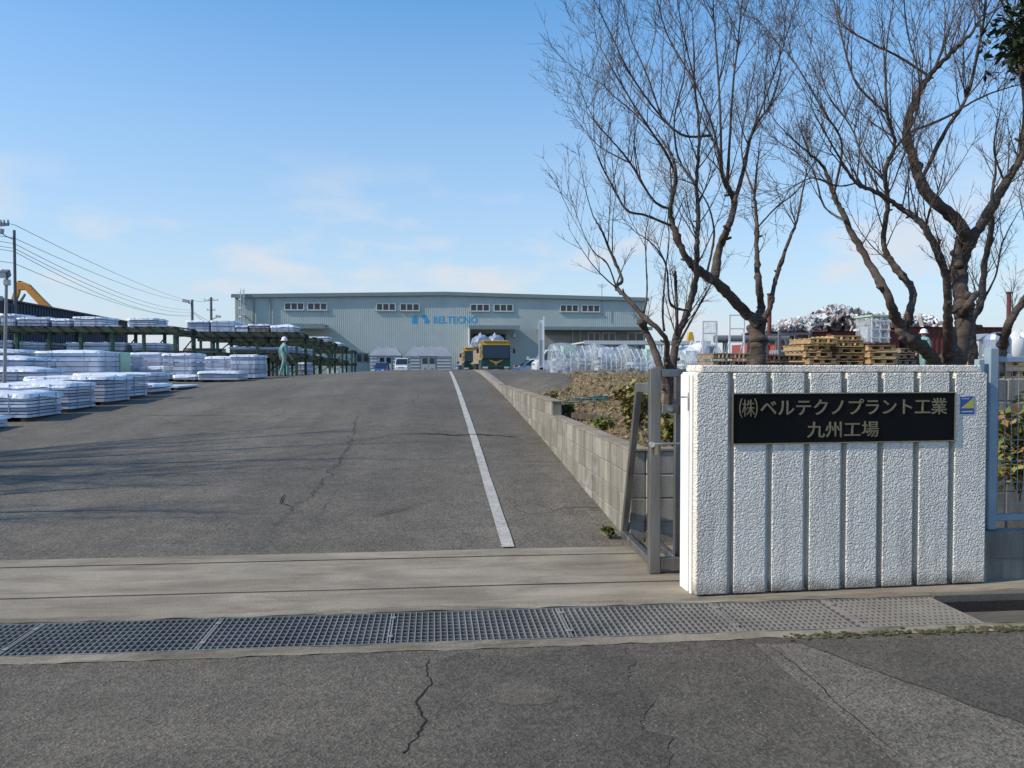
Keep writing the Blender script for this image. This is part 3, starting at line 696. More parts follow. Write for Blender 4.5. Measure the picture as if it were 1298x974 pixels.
p = at(768, 540, 9.6); shrub('green_weed_clump', bz(p.x, p.y), .13, .22, 220, MT['weed'], 'flat bright green weed clump in the middle of the bank', .05, 11, 8)
p = at(722, 520, 11.3); shrub('wall_weed', bz(1.95, 11.3), .16, .16, 170, MT['weed'], 'green weeds in the corner behind the wall step', .05, 12, 8)
shrub('hedge_shrub', (4.72, 5.95, .45), .75, .28, 700, MT['autumn'], 'green and red shrub behind the blue fence at right edge', .06, 14, 10)
shrub('kerb_weed', (1.50, 6.62, .03), .09, .09, 90, MT['weed'], 'tiny dark weed at the foot of the block wall end', .035, 15, 5)
# teal netting dropped on the bank
p = at(756, 497, 12.4); m = MB()
rg = random.Random(5)
for k in range(16):
    a = rg.uniform(0, 6.28); q = Vector((p.x + rg.gauss(0, .28), p.y + rg.gauss(0, .18), bed_z(p.x, p.y) + rg.uniform(.03, .09)))
    m.tube([q + Vector((.28*math.cos(a + t*.5)*(t-1.5), .16*math.sin(a + t*.7)*(t-1.5) + .05*t, .02*math.sin(t*2 + k))) for t in (0, .6, 1.2, 1.8, 2.4, 3)], .007, 4)
tag(m.build('teal_net', MT['net'], fixn=False), 'tangled teal green net rope lying on the bank', 'net')
# tarmac ramp at the upper end of the bank
m = MB()
def rampf(a, b):
    p = Vector((1.80 + 1.9*a, 15.4 + 6.0*b, 0))
    z = G(1.5, p.y) + .13 + (.34*math.sin(min(1, a*1.6)*1.57))*ss(0, .55, b)*(1 - ss(.75, 1.0, b)*.4) - .25*(1-ss(0, .18, b)) - .2*ss(.75, 1, a)
    return (p.x, p.y, z)
m.grid(rampf, [k/12 for k in range(13)], [k/20 for k in range(21)])
tag(m.build('tarmac_ramp', MT['drive'], smooth=True, fixn=False), kind='structure')
m = MB(); m.bar((1.95, 10.9, .80), (2.55, 9.4, .76), .11, .07).build('t', MT['wooddark']); o = bpy.data.objects['t']; o.name = 'timber_offcut'
tag(o, 'dark timber lying behind the block wall step', 'timber')
# ================================================================ factory
VB = 105.0
def F(px, py): q = on_v(px, py, VB); return q.x, q.z
uL, _ = F(298, 400); uR, _ = F(818, 400); zE = (F(298, 375)[1] + F(818, 379)[1]) / 2; zP = zE + .55; uM = (uL + uR) / 2; GB = .3
fb = thing('factory', (uM, VB, GB), 'long pale green corrugated factory with a row of high windows', 'factory')
def topz(u): return zE + (zP - zE) * (1 - abs(u - uM) / (uR - uL) * 2)
m = MB(); vs = []; prof_ = []
u = uL; k = 0
while u < uR:
    for du, dv in ((0, 0), (.13, 0), (.16, -.012), (.24, -.012), (.27, 0)): prof_.append((min(uR, u + du), VB + dv))
    u += .27
for (a, b) in prof_: vs += [(a, b, GB - .3), (a, b, topz(a) - .25)]
m.add(vs, [(2*i, 2*i+2, 2*i+3, 2*i+1) for i in range(len(prof_)-1)])
m.build('front_wall', MT['facade'], fb, world=True, fixn=False)
DB = 46
MB().box(uL, uL+.2, VB+.05, VB+DB, GB-.3, zE-.25).build('side_wall', MT['facade'], fb, world=True)
MB().box(uR-.2, uR, VB+.05, VB+DB, GB-.3, zE-.25).build('side_wall', MT['facade'], fb, world=True)
m = MB(); e_ = .35
m.prism([(uL-e_, VB-.35, zE-.12), (uM, VB-.35, zP-.12), (uR+e_, VB-.35, zE-.12), (uR+e_, VB-.35, zE+.16), (uM, VB-.35, zP+.16), (uL-e_, VB-.35, zE+.16)], (0, DB+.6, 0))
rf = m.build('roof', MT['facade_trim'], fb, world=True)
m = MB().prism([(uL-e_-.05, VB-.40, zE-.32), (uM, VB-.40, zP-.32), (uR+e_+.05, VB-.40, zE-.32), (uR+e_+.05, VB-.40, zE+.10), (uM, VB-.40, zP+.10), (uL-e_-.05, VB-.40, zE+.10)], (0, .045, 0))
m.build('fascia', MT['facade_trim'], rf, world=True)
zw0 = (F(360, 393)[1] + F(735, 396.6)[1])/2; zw1 = (F(360, 383.2)[1] + F(735, 386.6)[1])/2
for a, b in ((360.3, 385.9), (389.5, 415.0), (476.7, 501.7), (506.7, 532.0), (595.8, 620.9), (625.5, 650.7), (709.7, 733.4), (736.7, 760.6)):
    x0 = F(a, 390)[0]; x1 = F(b, 390)[0]; w = MB(); t = .13
    w.box(x0, x1, VB-.14, VB-.05, zw0, zw0+t).box(x0, x1, VB-.14, VB-.05, zw1-t, zw1)
    for q in range(4):
        c = x0 + t/2 + (x1-x0-t)*q/3; w.box(c-t/2, c+t/2, VB-.139, VB-.051, zw0+t, zw1-t)
    wo = w.build('window', MT['alum'], fb, world=True)
    for q in range(3):
        c0_ = x0 + t + (x1-x0-t)*q/3; c1_ = x0 + (x1-x0-t)*(q+1)/3
        MB().box(c0_+.003, c1_-.003, VB-.095, VB-.055, zw0+t+.003, zw1-t-.003).build('pane', MT['glass'], wo, world=True)
    MB().box(x0-.1, x1+.1, VB-.2, VB-.05, zw0-.09, zw0-.003).build('sill', MT['facade_trim'], wo, world=True)
# blue lettering and emblem
tx0, tz0 = F(549.6, 410.0); tx1, tz1 = F(605.3, 401.3)
lo_ = text_mesh('lettering', 'BELTECNO', MT['logo'], fb, tx0-uM, tx1-uM, tz0-GB, tz1-GB, -.015, .012, .008)
ex0, ez0 = F(522.0, 410.0); ex1, ez1 = F(544, 399.4)
def eq(a, b): return (ex0 + a*(ex1-ex0), VB-.032, ez0 + b*(ez1-ez0))
MB().prism([eq(.0, 0), eq(.0, .55), eq(.05, .78), eq(.13, .9), eq(.13, 0)], (0, .014, 0)).prism([eq(.15, 0), eq(.15, .95), eq(.20, 1.), eq(.20, 0)], (0, .014, 0)).prism([eq(.22, 0), eq(.22, 1), eq(.31, 1), eq(.31, 0)], (0, .014, 0)).build('emblem', MT['logo'], fb, world=True)
MB().prism([eq(.58, .95), eq(.60, .70), eq(.66, .5), eq(.72, .42), eq(.70, .2), eq(.76, .03), eq(.90, 0), eq(.99, .15), eq(1., .38), eq(.92, .52), eq(.88, .62), eq(.86, .85), eq(.76, 1.0)], (0, .014, 0)).build('emblem', MT['logo'], fb, world=True)
# canopies
def canopy(px0, px1, py, depth, th=.35, extra=0):
    x0 = F(px0, py)[0]; x1 = F(px1, py)[0] + extra; z = F(px0, py)[1]
    c = MB().box(x0, x1, VB-depth, VB-.06, z-.10, z).build('canopy', MT['lowwall'], fb, world=True)
    MB().box(x0-.03, x1+.03, VB-depth-.06, VB-depth-.003, z-th, z+.08).build('canopy_edge', MT['facade_trim'], c, world=True)
    r_ = MB(); q = x0
    while q < x1: r_.box(q, q+.12, VB-depth-.02, VB-.1, z+.003, z+.10); q += .35
    r_.build('roof_ribs', MT['facade_trim'], c, world=True, fixn=False)
    return x0, x1, z, c
# main loading door
x0, x1, z, c = canopy(592.8, 654, 415.5, 4.6)
MB().box(x0, x0+.12, VB-4.5, VB-.06, GB-.3, z-.11).build('side_screen', MT['greywall'], c, world=True)
dx0 = F(600, 450)[0]; dx1 = F(640, 450)[0]
dr = MB().box(dx0, dx1, VB-.20, VB-.06, GB-.3, z-.9).build('door', MT['dark'], fb, world=True)  # dark panel paints the shaded inside of the door opening
MB().box(dx0-.18, dx0-.003, VB-.24, VB-.05, GB-.3, z-.75).box(dx1+.003, dx1+.18, VB-.24, VB-.05, GB-.3, z-.75).box(dx0-.002, dx1+.002, VB-.24, VB-.05, z-.897, z-.75).build('door_frame', MT['facade_trim'], dr, world=True)
MB().lathe([(.0, 0), (.25, 0), (.32, .3), (.0, .3)], 10, (F(652, 420)[0], VB-.4, z-1.0), 'y').build('lamp', MT['alum'], fb, world=True)
# long canopy on the right
x0, x1, z, c = canopy(681, 818, 416.4, 3.4)
MB().box(x0+.3, x1-.05, VB-.12, VB-.051, GB-.3, z-.12).build('lower_wall', MT['lowwall'], fb, world=True)
a0, b0 = F(689, 425); a1, _ = F(723, 425)
sh = MB().box(a0, a1, VB-.2, VB-.121, GB-.3, b0).build('shutter', MT['shutter'], fb, world=True)
m = MB()
for k in range(14): zz = GB + .1 + k*.28; m.box(a0+.02, a1-.02, VB-.225, VB-.203, zz, zz+.06)
m.build('slats', MT['shutter'], sh, world=True)
for pa, pb, nn in ((745, 760.5, 2), (763, 780, 2), (795, 816, 2)):
    q0, t1 = F(pa, 421.5); q1, t0 = F(pb, 433); t = .12; w = MB()
    w.box(q0, q1, VB-.2, VB-.122, t0, t0+t).box(q0, q1, VB-.2, VB-.122, t1-t, t1)
    for q in range(nn+1): cc = q0 + t/2 + (q1-q0-t)*q/nn; w.box(cc-t/2, cc+t/2, VB-.199, VB-.123, t0+t, t1-t)
    wo = w.build('window', MT['alum'], fb, world=True)
    for q in range(nn):
        MB().box(q0+t+(q1-q0-t)*q/nn+.003, q0+(q1-q0-t)*(q+1)/nn-.003, VB-.16, VB-.13, t0+t+.003, t1-t-.003).build('pane', MT['glass'], wo, world=True)
for px in (725.5, 735): xx = F(px, 440)[0]; MB().cyl((xx, VB-.2, GB-.3), (xx, VB-.2, z-.12), .07, 8).build('downpipe', MT['alum'], fb, world=True)
# left canopy
x0, x1, z, c = canopy(366, 417.3, 413.5, 4.4, .5)
# dark windows low on the front
for pa, pb in ((451.6, 459.4), (460.2, 468)):
    q0, t1 = F(pa, 447.5); q1, t0 = F(pb, 459.5)
    wo = MB().box(q0, q1, VB-.12, VB-.05, t0, t0+.1).box(q0, q1, VB-.12, VB-.05, t1-.1, t1).box(q0, q0+.1, VB-.119, VB-.051, t0+.1, t1-.1).box(q1-.1, q1, VB-.119, VB-.051, t0+.1, t1-.1).build('window', MT['facade_trim'], fb, world=True)
    MB().box(q0+.103, q1-.103, VB-.10, VB-.055, t0+.103, t1-.103).build('pane', MT['glass'], wo, world=True)
# caged roof ladder and its brackets
lx = F(308.5, 400)[0]; zl0, zl1 = F(308, 415)[1], F(308, 366.5)[1]; m = MB()
for s in (-.22, .22): m.bar((lx+s, VB-.55, GB), (lx+s, VB-.55, zl1), .06, .06)
zz = GB + .4
while zz < zl1 - .2: m.bar((lx-.22, VB-.55, zz), (lx+.22, VB-.55, zz), .035, .035); zz += .35
for zz in (F(308, 413)[1], F(308, 400)[1], F(308, 384)[1], zE - .5): m.bar((lx, VB-.5, zz), (lx, VB, zz), .3, .1)
zz = GB + 3
while zz < zl1:
    m.tube([(lx + .42*math.cos(a), VB-.55-.7*math.sin(a), zz) for a in [math.pi*k/6 for k in range(7)]], .03, 4); zz += 1.1
for a in (math.pi/4, math.pi/2, math.pi*3/4): m.bar((lx+.42*math.cos(a), VB-.55-.7*math.sin(a), GB+3), (lx+.42*math.cos(a), VB-.55-.7*math.sin(a), zl1-.3), .04, .04)
m.build('ladder', MT['alum'], fb, world=True, fixn=False)
for px in (322, 343): xx = F(px, 400)[0]; MB().cyl((xx, VB-.16, GB), (xx, VB-.16, zE-.4), .09, 8).build('downpipe', MT['facade_trim'], fb, world=True)
ax = F(762.3, 390)[0]; m = MB().cyl((ax, VB-.3, zE-2.2), (ax, VB-.3, F(762, 360)[1]), .035, 6)
for k, w in enumerate((.8, .6, .45, .3)): zz = F(762, 361.5)[1] - k*.12; m.bar((ax-w, VB-.3, zz), (ax+w, VB-.3, zz), .025, .025)
m.build('antenna', MT['pole'], fb, world=True)

# ---- two grey sheds in front of the factory
def shed(pa, pb, pya, pyw, dpa, dpb, v, label, hip=.16):
    q0 = on_v(pa, 460, v).x; q1 = on_v(pb, 460, v).x; zt = on_v(pa, pya, v).z; zw = on_v(pa, pyw, v).z; g = G((q0+q1)/2, v) - .2
    root = thing('grey_shed', ((q0+q1)/2, v, g), label, 'shed'); dpt = 3.6; L = q1 - q0
    MB().box(q0, q1, v, v+dpt, g, zw).build('wall', MT['shedwall'], root, world=True)
    h = L*hip; e = .15
    P = [(q0-e, v-e, zw), (q1+e, v-e, zw), (q1+e, v+dpt+e, zw), (q0-e, v+dpt+e, zw), (q0+h, v+1.0, zt), (q1-h, v+1.0, zt), (q1-h, v+dpt-1, zt), (q0+h, v+dpt-1, zt)]
    rr = MB().add(P, [(0, 1, 5, 4), (1, 2, 6, 5), (2, 3, 7, 6), (3, 0, 4, 7), (4, 5, 6, 7), (3, 2, 1, 0)]).build('roof', MT['roofblue'], root, world=True)
    mm = MB(); k = 0
    x = q0 + h + .2
    while x < q1 - h: mm.box(x, x+.25, v+1.1, v+1.6, zt+.003, zt+.16); x += 1.1
    mm.build('roof_vents', MT['alum'], rr, world=True)
    d0 = on_v(dpa, 460, v).x; d1 = on_v(dpb, 460, v).x; dt = zw - .12
    n = 2
    for k in range(n):
        a = d0 + (d1-d0)*k/n; b = d0 + (d1-d0)*(k+1)/n
        do = MB().box(a+.02, b-.02, v-.08, v-.003, g, dt).build('door', MT['greywall'], root, world=True)
        MB().box(a+.12, b-.12, v-.10, v-.083, dt-.85, dt-.12).build('pane', MT['glass'], do, world=True)
        MB().box((a+b)/2-.12, (a+b)/2+.12, v-.10, v-.083, g+.75, g+.95).build('kick_plate', MT['facade_trim'], do, world=True)
    zz = g + .2
    while zz < zw - .1:
        for a, b in ((q0, d0-.15), (d1+.15, q1)):
            if b - a > .3: MB().box(a+.05, b-.05, v-.06, v-.003, zz, zz+.18).build('slat', MT['alum'], root, world=True)
        zz += .40
    return root
shed(469, 508.5, 440.9, 451, 480, 496.5, 100, 'smaller grey shed with hipped roof behind the blue car', .17)
shed(514.5, 572, 440.2, 451.5, 534, 552, 100, 'longer grey hipped shed with white double doors', .12)

# ================================================================ vehicles
def wheel(parent, x, y, r, w, L=None):
    ty = MB().lathe([(r*.62, -w/2), (r*.95, -w/2), (r, -w*.3), (r, w*.3), (r*.95, w/2), (r*.62, w/2)], 18, (x, y, r), 'y').build('wheel', MT['tyre'], parent, smooth=False)
    MB().lathe([(.02, -w*.45), (r*.6, -w*.40), (r*.6, w*.40), (.02, w*.45)], 14, (x, y, r), 'y').build('rim', MT['rim'], ty); return ty
def section_loft(m, secs):   # secs: (x, half width bottom, half width top, z0, z1, round)
    rings = []
    for x, wb, wt, z0, z1, r in secs:
        ring = [(-wb, z0), (-wb*1.0, z0 + (z1-z0)*.45), (-wt, z1 - r), (-wt + r, z1), (wt - r, z1), (wt, z1 - r), (wb, z0 + (z1-z0)*.45), (wb, z0)]
        rings.append([(x, y, z) for y, z in ring])
    n = len(rings[0]); vs = [p for r_ in rings for p in r_]
    fs = [(i*n+k, i*n+(k+1)%n, (i+1)*n+(k+1)%n, (i+1)*n+k) for i in range(len(rings)-1) for k in range(n)]
    fs += [tuple(range(n)), tuple((len(rings)-1)*n+k for k in range(n))[::-1]]
    m.add(vs, fs)
def car(label, cat, name, loc, rz, L, W, H, paint, van=False):
    root = thing(name, loc, label, cat, rz=rz); hw = W/2; f = L/2      # front towards +x
    m = MB(); zb = .22; zs = H*.56
    if van:
        section_loft(m, [(-f, hw*.94, hw*.92, zb+.08, zs, .05), (-f+.08, hw, hw*.98, zb, zs+.02, .05), (f-.5, hw, hw*.98, zb, zs, .05), (f-.12, hw, hw*.95, zb, zs-.06, .06), (f, hw*.92, hw*.9, zb+.1, zs-.18, .08)])
        cab = [(-f+.04, zs-.02), (-f+.10, H-.06), (-f+.25, H), (f-1.15, H), (f-.85, H-.07), (f-.18, zs-.02)]
    else:
        section_loft(m, [(-f, hw*.88, hw*.86, zb+.15, zs-.08, .06), (-f+.1, hw*.96, hw*.94, zb, zs, .06), (-f+1.2, hw, hw*.97, zb-.04, zs+.03, .06), (f-1.5, hw, hw*.96, zb-.04, zs, .07), (f-.55, hw*.97, hw*.88, zb, zs-.14, .10), (f-.1, hw*.88, hw*.78, zb+.02, zs-.30, .10), (f, hw*.8, hw*.7, zb+.1, zs-.40, .08)])
        cab = [(-f+.12, zs-.03), (-f+.42, H-.10), (-f+.85, H), (f-2.25, H), (f-1.85, H-.10), (f-1.05, zs-.05)]
    body = m.build('body', paint, root, smooth=False, bevel=0)
    ti = .86 if not van else .93
    ring = []; mm = MB(); nn = len(cab)
    def wd(z): return hw*(.96 - (1-ti)*(z-zs)/(H-zs))
    mm.add([(x, -wd(z), z) for x, z in cab] + [(x, wd(z), z) for x, z in cab], [tuple(range(nn)), tuple(range(nn, 2*nn))[::-1]] + [(i, (i+1)%nn, nn+(i+1)%nn, nn+i) for i in range(nn)])
    mm.build('cabin', paint, root, bevel=.03)
    g = MT['glassblue']
    def quad(name, pts, off): 
        o_ = Vector(off); return MB().prism([Vector(p) + o_*.2 for p in pts], o_).build(name, g, root)
    (xa, za), (xb, zb2) = cab[-1], cab[-2]
    def pt(a, b, t): return (a[0] + (b[0]-a[0])*t, a[1] + (b[1]-a[1])*t)
    p0, p1 = pt(cab[-1], cab[-2], .12), pt(cab[-1], cab[-2], .96)
    quad('windscreen', [(p0[0], -wd(p0[1])*.9, p0[1]), (p0[0], wd(p0[1])*.9, p0[1]), (p1[0], wd(p1[1])*.88, p1[1]), (p1[0], -wd(p1[1])*.88, p1[1])], (.03, 0, .015))
    p0, p1 = pt(cab[0], cab[1], .25), pt(cab[0], cab[1], .9)
    quad('rear_window', [(p0[0], -wd(p0[1])*.85, p0[1]), (p0[0], wd(p0[1])*.85, p0[1]), (p1[0], wd(p1[1])*.82, p1[1]), (p1[0], -wd(p1[1])*.82, p1[1])], (-.03, 0, .01))
    z0, z1 = zs + .05, H - .10; xf0 = pt(cab[-1], cab[-2], .2)[0] - .1; xf1 = cab[-2][0] - .12; xr0 = cab[0][0] + .35; xr1 = cab[1][0] + .25
    xm = (xf1 + xr1)/2
    for s in (-1, 1):
        for (a0, a1, b0, b1) in ((xm+.05, xm+.05, xf0, xf1), (xr0, xr1, xm-.05, xm-.05)):
            quad('side_window', [(a0, s*wd(z0), z0), (b0, s*wd(z0), z0), (b1, s*wd(z1), z1), (a1, s*wd(z1), z1)], (0, s*.02, 0))
        MB().obox((f-.20, s*hw*.68, zs-.30 if not van else zs-.28), (.12, 0, -.02), (0, hw*.17, 0), (0, 0, .075)).build('headlight', MT['lamp'], root, bevel=.02)
        MB().obox((-f+.03, s*hw*.76, zs-.12), (.05, 0, 0), (0, hw*.1, 0), (0, 0, .12)).build('tail_light', MT['red'], root, bevel=.01)
        MB().obox((xf0-.05, s*(hw+.08), zs+.08), (.05, 0, 0), (0, .08, 0), (0, 0, .06)).build('mirror', paint, root, bevel=.02)
        for x in (f-.78 if not van else f-.5, -f+.72): wheel(root, x, s*(hw-.09), .29, .19)
    MB().box(f-.10, f+.02, -hw*.86, hw*.86, .24, .40).build('bumper', MT['black'] if van else paint, root, bevel=.03)
    MB().box(f-.02, f+.03, -.17, .17, .42, .54).build('number_plate', MT['alum'], root)
    MB().box(f-.10, f+.012, -hw*.45, hw*.45, zs-.33, zs-.25).build('grille', MT['black'], root)
    return root
def gcar(px, D, py=469): q = at(px, py, D); return (q.x, q.y, G(q.x, q.y))
FACE = R(-90)       # front towards the camera
car('small deep blue car parked before the smaller grey shed', 'car', 'blue_car', gcar(483, 93), FACE + R(-8), 3.5, 1.5, 1.5, MT['bluecar'])
car('white box van parked between the two grey sheds', 'van', 'white_van', gcar(510.5, 93), FACE + R(-4), 3.4, 1.56, 1.9, MT['whitepaint'], True)
car('pale blue van half hidden beside the loading door', 'van', 'pale_blue_van', gcar(586, 92), FACE + R(-3), 3.4, 1.5, 1.55, MT['palebluecar'], True)
car('white hatchback parked side-on right of the big truck', 'car', 'white_hatchback', gcar(671, 70), R(180) + R(6), 3.9, 1.66, 1.5, MT['whitepaint'])
car('white van partly hidden behind the plastic wrapped bundles', 'van', 'white_van', gcar(703, 62), R(185), 3.4, 1.5, 1.95, MT['whitepaint'], True)

def truck(label, loc, rz, k, hh):
    t = thing('flatbed_truck', loc, label, 'truck', 'yellow and green trucks at the loading door', rz=rz); W = 2.46*k; hw = W/2; H = hh
    Gm, Y = MT['green'], MT['yellow']; zb = .45; zm = H*.50; d = 2.2
    m = MB(); m.prism([(0, -hw, zb), (.06, -hw, zm), (-.10, -hw, H*.90), (-.22, -hw, H), (-d, -hw, H), (-d, -hw, zb)], (0, W, 0)); cabo = m.build('cab', Gm, t, bevel=.06, bseg=2)
    MB().box(-d+.1, -.25, -hw*.96, hw*.96, H+.001, H+.03).build('roof_panel', Y, t)
    for s in (-1, 1): MB().prism([(-.02, s*(hw+.004), zm-.1), (-d+.05, s*(hw+.004), zm-.1), (-d+.05, s*(hw+.004), H-.1), (-.25, s*(hw+.004), H-.1)], (0, s*.006, 0)).build('upper_side', Y, t)
    MB().prism([(.098, -hw*.99, zm-.02), (.098, -hw*.93, zm-.02), (-.075, -hw*.93, H*.92), (-.075, -hw*.99, H*.92)], (.035, 0, .005)).build('pillar', Y, t)  # yellow on this side only, painting the pillar as sunlit
    MB().prism([(.075, -hw+.02, zb+.1), (.085, -hw+.02, zm-.04), (.02, -hw+.02, zm-.04), (.02, -hw+.02, zb+.1)], (0, W-.04, 0)).build('lower_front', Gm, t, bevel=.02)
    for s in (-1, 1): MB().box(-d+.05, -.05, s*(hw+.006)-.012, s*(hw+.006)+.012, zb+.1, zm-.12).build('lower_side', Gm, t)
    MB().prism([(.105, -hw*.92, zm+.04), (.105, hw*.92, zm+.04), (-.07, hw*.92, H*.90), (-.07, -hw*.92, H*.90)], (.03, 0, .005)).build('windscreen', MT['glassblue'], t)
    MB().prism([(.085, -hw*.985, zm-.02), (.085, hw*.985, zm-.02), (-.10, hw*.97, H*.93), (-.10, -hw*.97, H*.93)], (.03, 0, .005)).build('pillar_shade_mask', MT['black'], t)  # black mask behind the glass paints the cab pillars as shaded
    MB().prism([(-.065, -hw*.97, H*.905), (-.065, hw*.97, H*.905), (-.14, hw*.97, H*.99), (-.14, -hw*.97, H*.99)], (.05, 0, .01)).build('header', Y, t)
    MB().box(-.9, .02, -hw*.88, hw*.88, H+.003, H+.12).build('sun_visor', Y, t, bevel=.03)
    zc = zm - .22
    MB().prism([(.095, -hw*.55, zm-.08), (.095, 0, zc-.22), (.095, hw*.55, zm-.08), (.095, hw*.35, zm-.14), (.095, 0, zc-.06), (.095, -hw*.35, zm-.14)], (.02, 0, 0)).build('chevron', Y, t)
    MB().prism([(.095, -.09, zc-.28), (.095, 0, zc-.2), (.095, .09, zc-.28), (.095, 0, zc-.36)], (.02, 0, 0)).build('badge', Y, t)
    bp = MB().box(-.05, .16, -hw, hw, .34, .78).build('bumper', Gm, t, bevel=.04)
    for s in (-1, 1):
        MB().box(.165, .19, s*hw*.74-.22, s*hw*.74+.22, .60, .74).build('headlight', MT['lamp'], t, bevel=.01)
        MB().box(.165, .185, s*hw*.74-.16, s*hw*.74+.16, .42, .54).build('fog_lamp', MT['amber'], t, bevel=.01)
        mi = MB().box(.02, .12, s*(hw+.32)-.10, s*(hw+.32)+.10, H*.66, H*.80).build('mirror', MT['black'], t, bevel=.02)
        MB().bar((-.1, s*hw, H*.82), (.06, s*(hw+.3), H*.81), .04, .04).build('mirror_arm', MT['black'], mi)
        for x in (-.75, -5.6, -6.9): wheel(t, x, s*(hw-.2), .48, .30)
        MB().prism([(-.3, s*(hw+.008), zm+.1), (-1.2, s*(hw+.008), zm+.1), (-1.2, s*(hw+.008), H*.88), (-.42, s*(hw+.008), H*.88)], (0, s*.02, 0)).build('side_window', MT['glassblue'], t)
    MB().box(.163, .178, -.22, .22, .40, .52).build('number_plate', MT['alum'], t)
    MB().box(.163, .178, -hw*.5, hw*.5, .60, .70).build('grille', MT['black'], t)
    MB().box(-8.6, -d-.12, -hw, hw, .98, 1.15).build('flatbed', MT['lightsteel'], t, bevel=.02)
    MB().box(-d-.11, -d-.02, -hw, hw, .98, H*.92).build('headboard', MT['yellow'], t, bevel=.02)
    MB().box(-8.4, -d, -.45, .45, .62, .975).build('chassis', MT['black'], t)
    return t
def loads(base, rz, items):
    c, s = math.cos(rz), math.sin(rz)
    for x, y, z, r, L, lab in items:
        o = thing('wrapped_tank', (base[0] + x*c - y*s, base[1] + x*s + y*c, base[2] + z), lab, 'tank', 'tanks loaded on the trucks', rz=rz)
        MB().lathe([(.02, 0), (r*.75, .03), (r, r*.35), (r, L-r*.35), (r*.75, L-.03), (.02, L)], 10, (-L/2, 0, r), 'x').build('shell', MT['tank'], o)
        for q in (-L*.3, L*.28): MB().lathe([(r+.002, -.05), (r+.035, -.05), (r+.035, .05), (r+.002, .05)], 10, (q, 0, r), 'x').build('hoop', MT['alum'], o)
        MB().lathe([(.16, 0), (.16, .14), (.05, .16), (.02, .30)], 8, (0, 0, r*2 - .03)).build('valve', MT['alum'], o)
b1 = gcar(628.5, 67); truck('larger yellow and green truck parked facing the camera', b1, FACE + R(3), 1.0, 2.85)
loads(b1, FACE + R(5), [(-4.6, -.68, 1.16, .62, 3.4, 'x'), (-4.6, .68, 1.16, .62, 3.4, 'x')] and
      [(-4.6, -.66, 2.25, .66, 3.6, 'silver blue tank on the left of the larger truck'), (-4.6, .66, 2.25, .66, 3.6, 'silver blue tank on the right of the larger truck')])
dk = MB().box(-8, -3.2, -.85, .85, 1.155, 2.24).build('load_crate', MT['woodgrey']); dk.location = b1; dk.rotation_euler = (0, 0, FACE + R(5)); tag(dk, 'wrapped crate layer under the tanks on the larger truck', 'crate')
b2_ = gcar(600.5, 80); truck('smaller yellow and green truck behind the larger one', b2_, FACE + R(3), .82, 2.7)
loads(b2_, FACE + R(3), [(-4.2, .25, 1.95, .62, 3.2, 'silver blue tank on the smaller truck behind')])
dk = MB().box(-7, -2.4, -.9, .9, 1.155, 1.94).build('load_crate', MT['woodgrey']); dk.location = b2_; dk.rotation_euler = (0, 0, FACE + R(3)); tag(dk, 'timber crate layer under the tank on the smaller truck', 'crate')

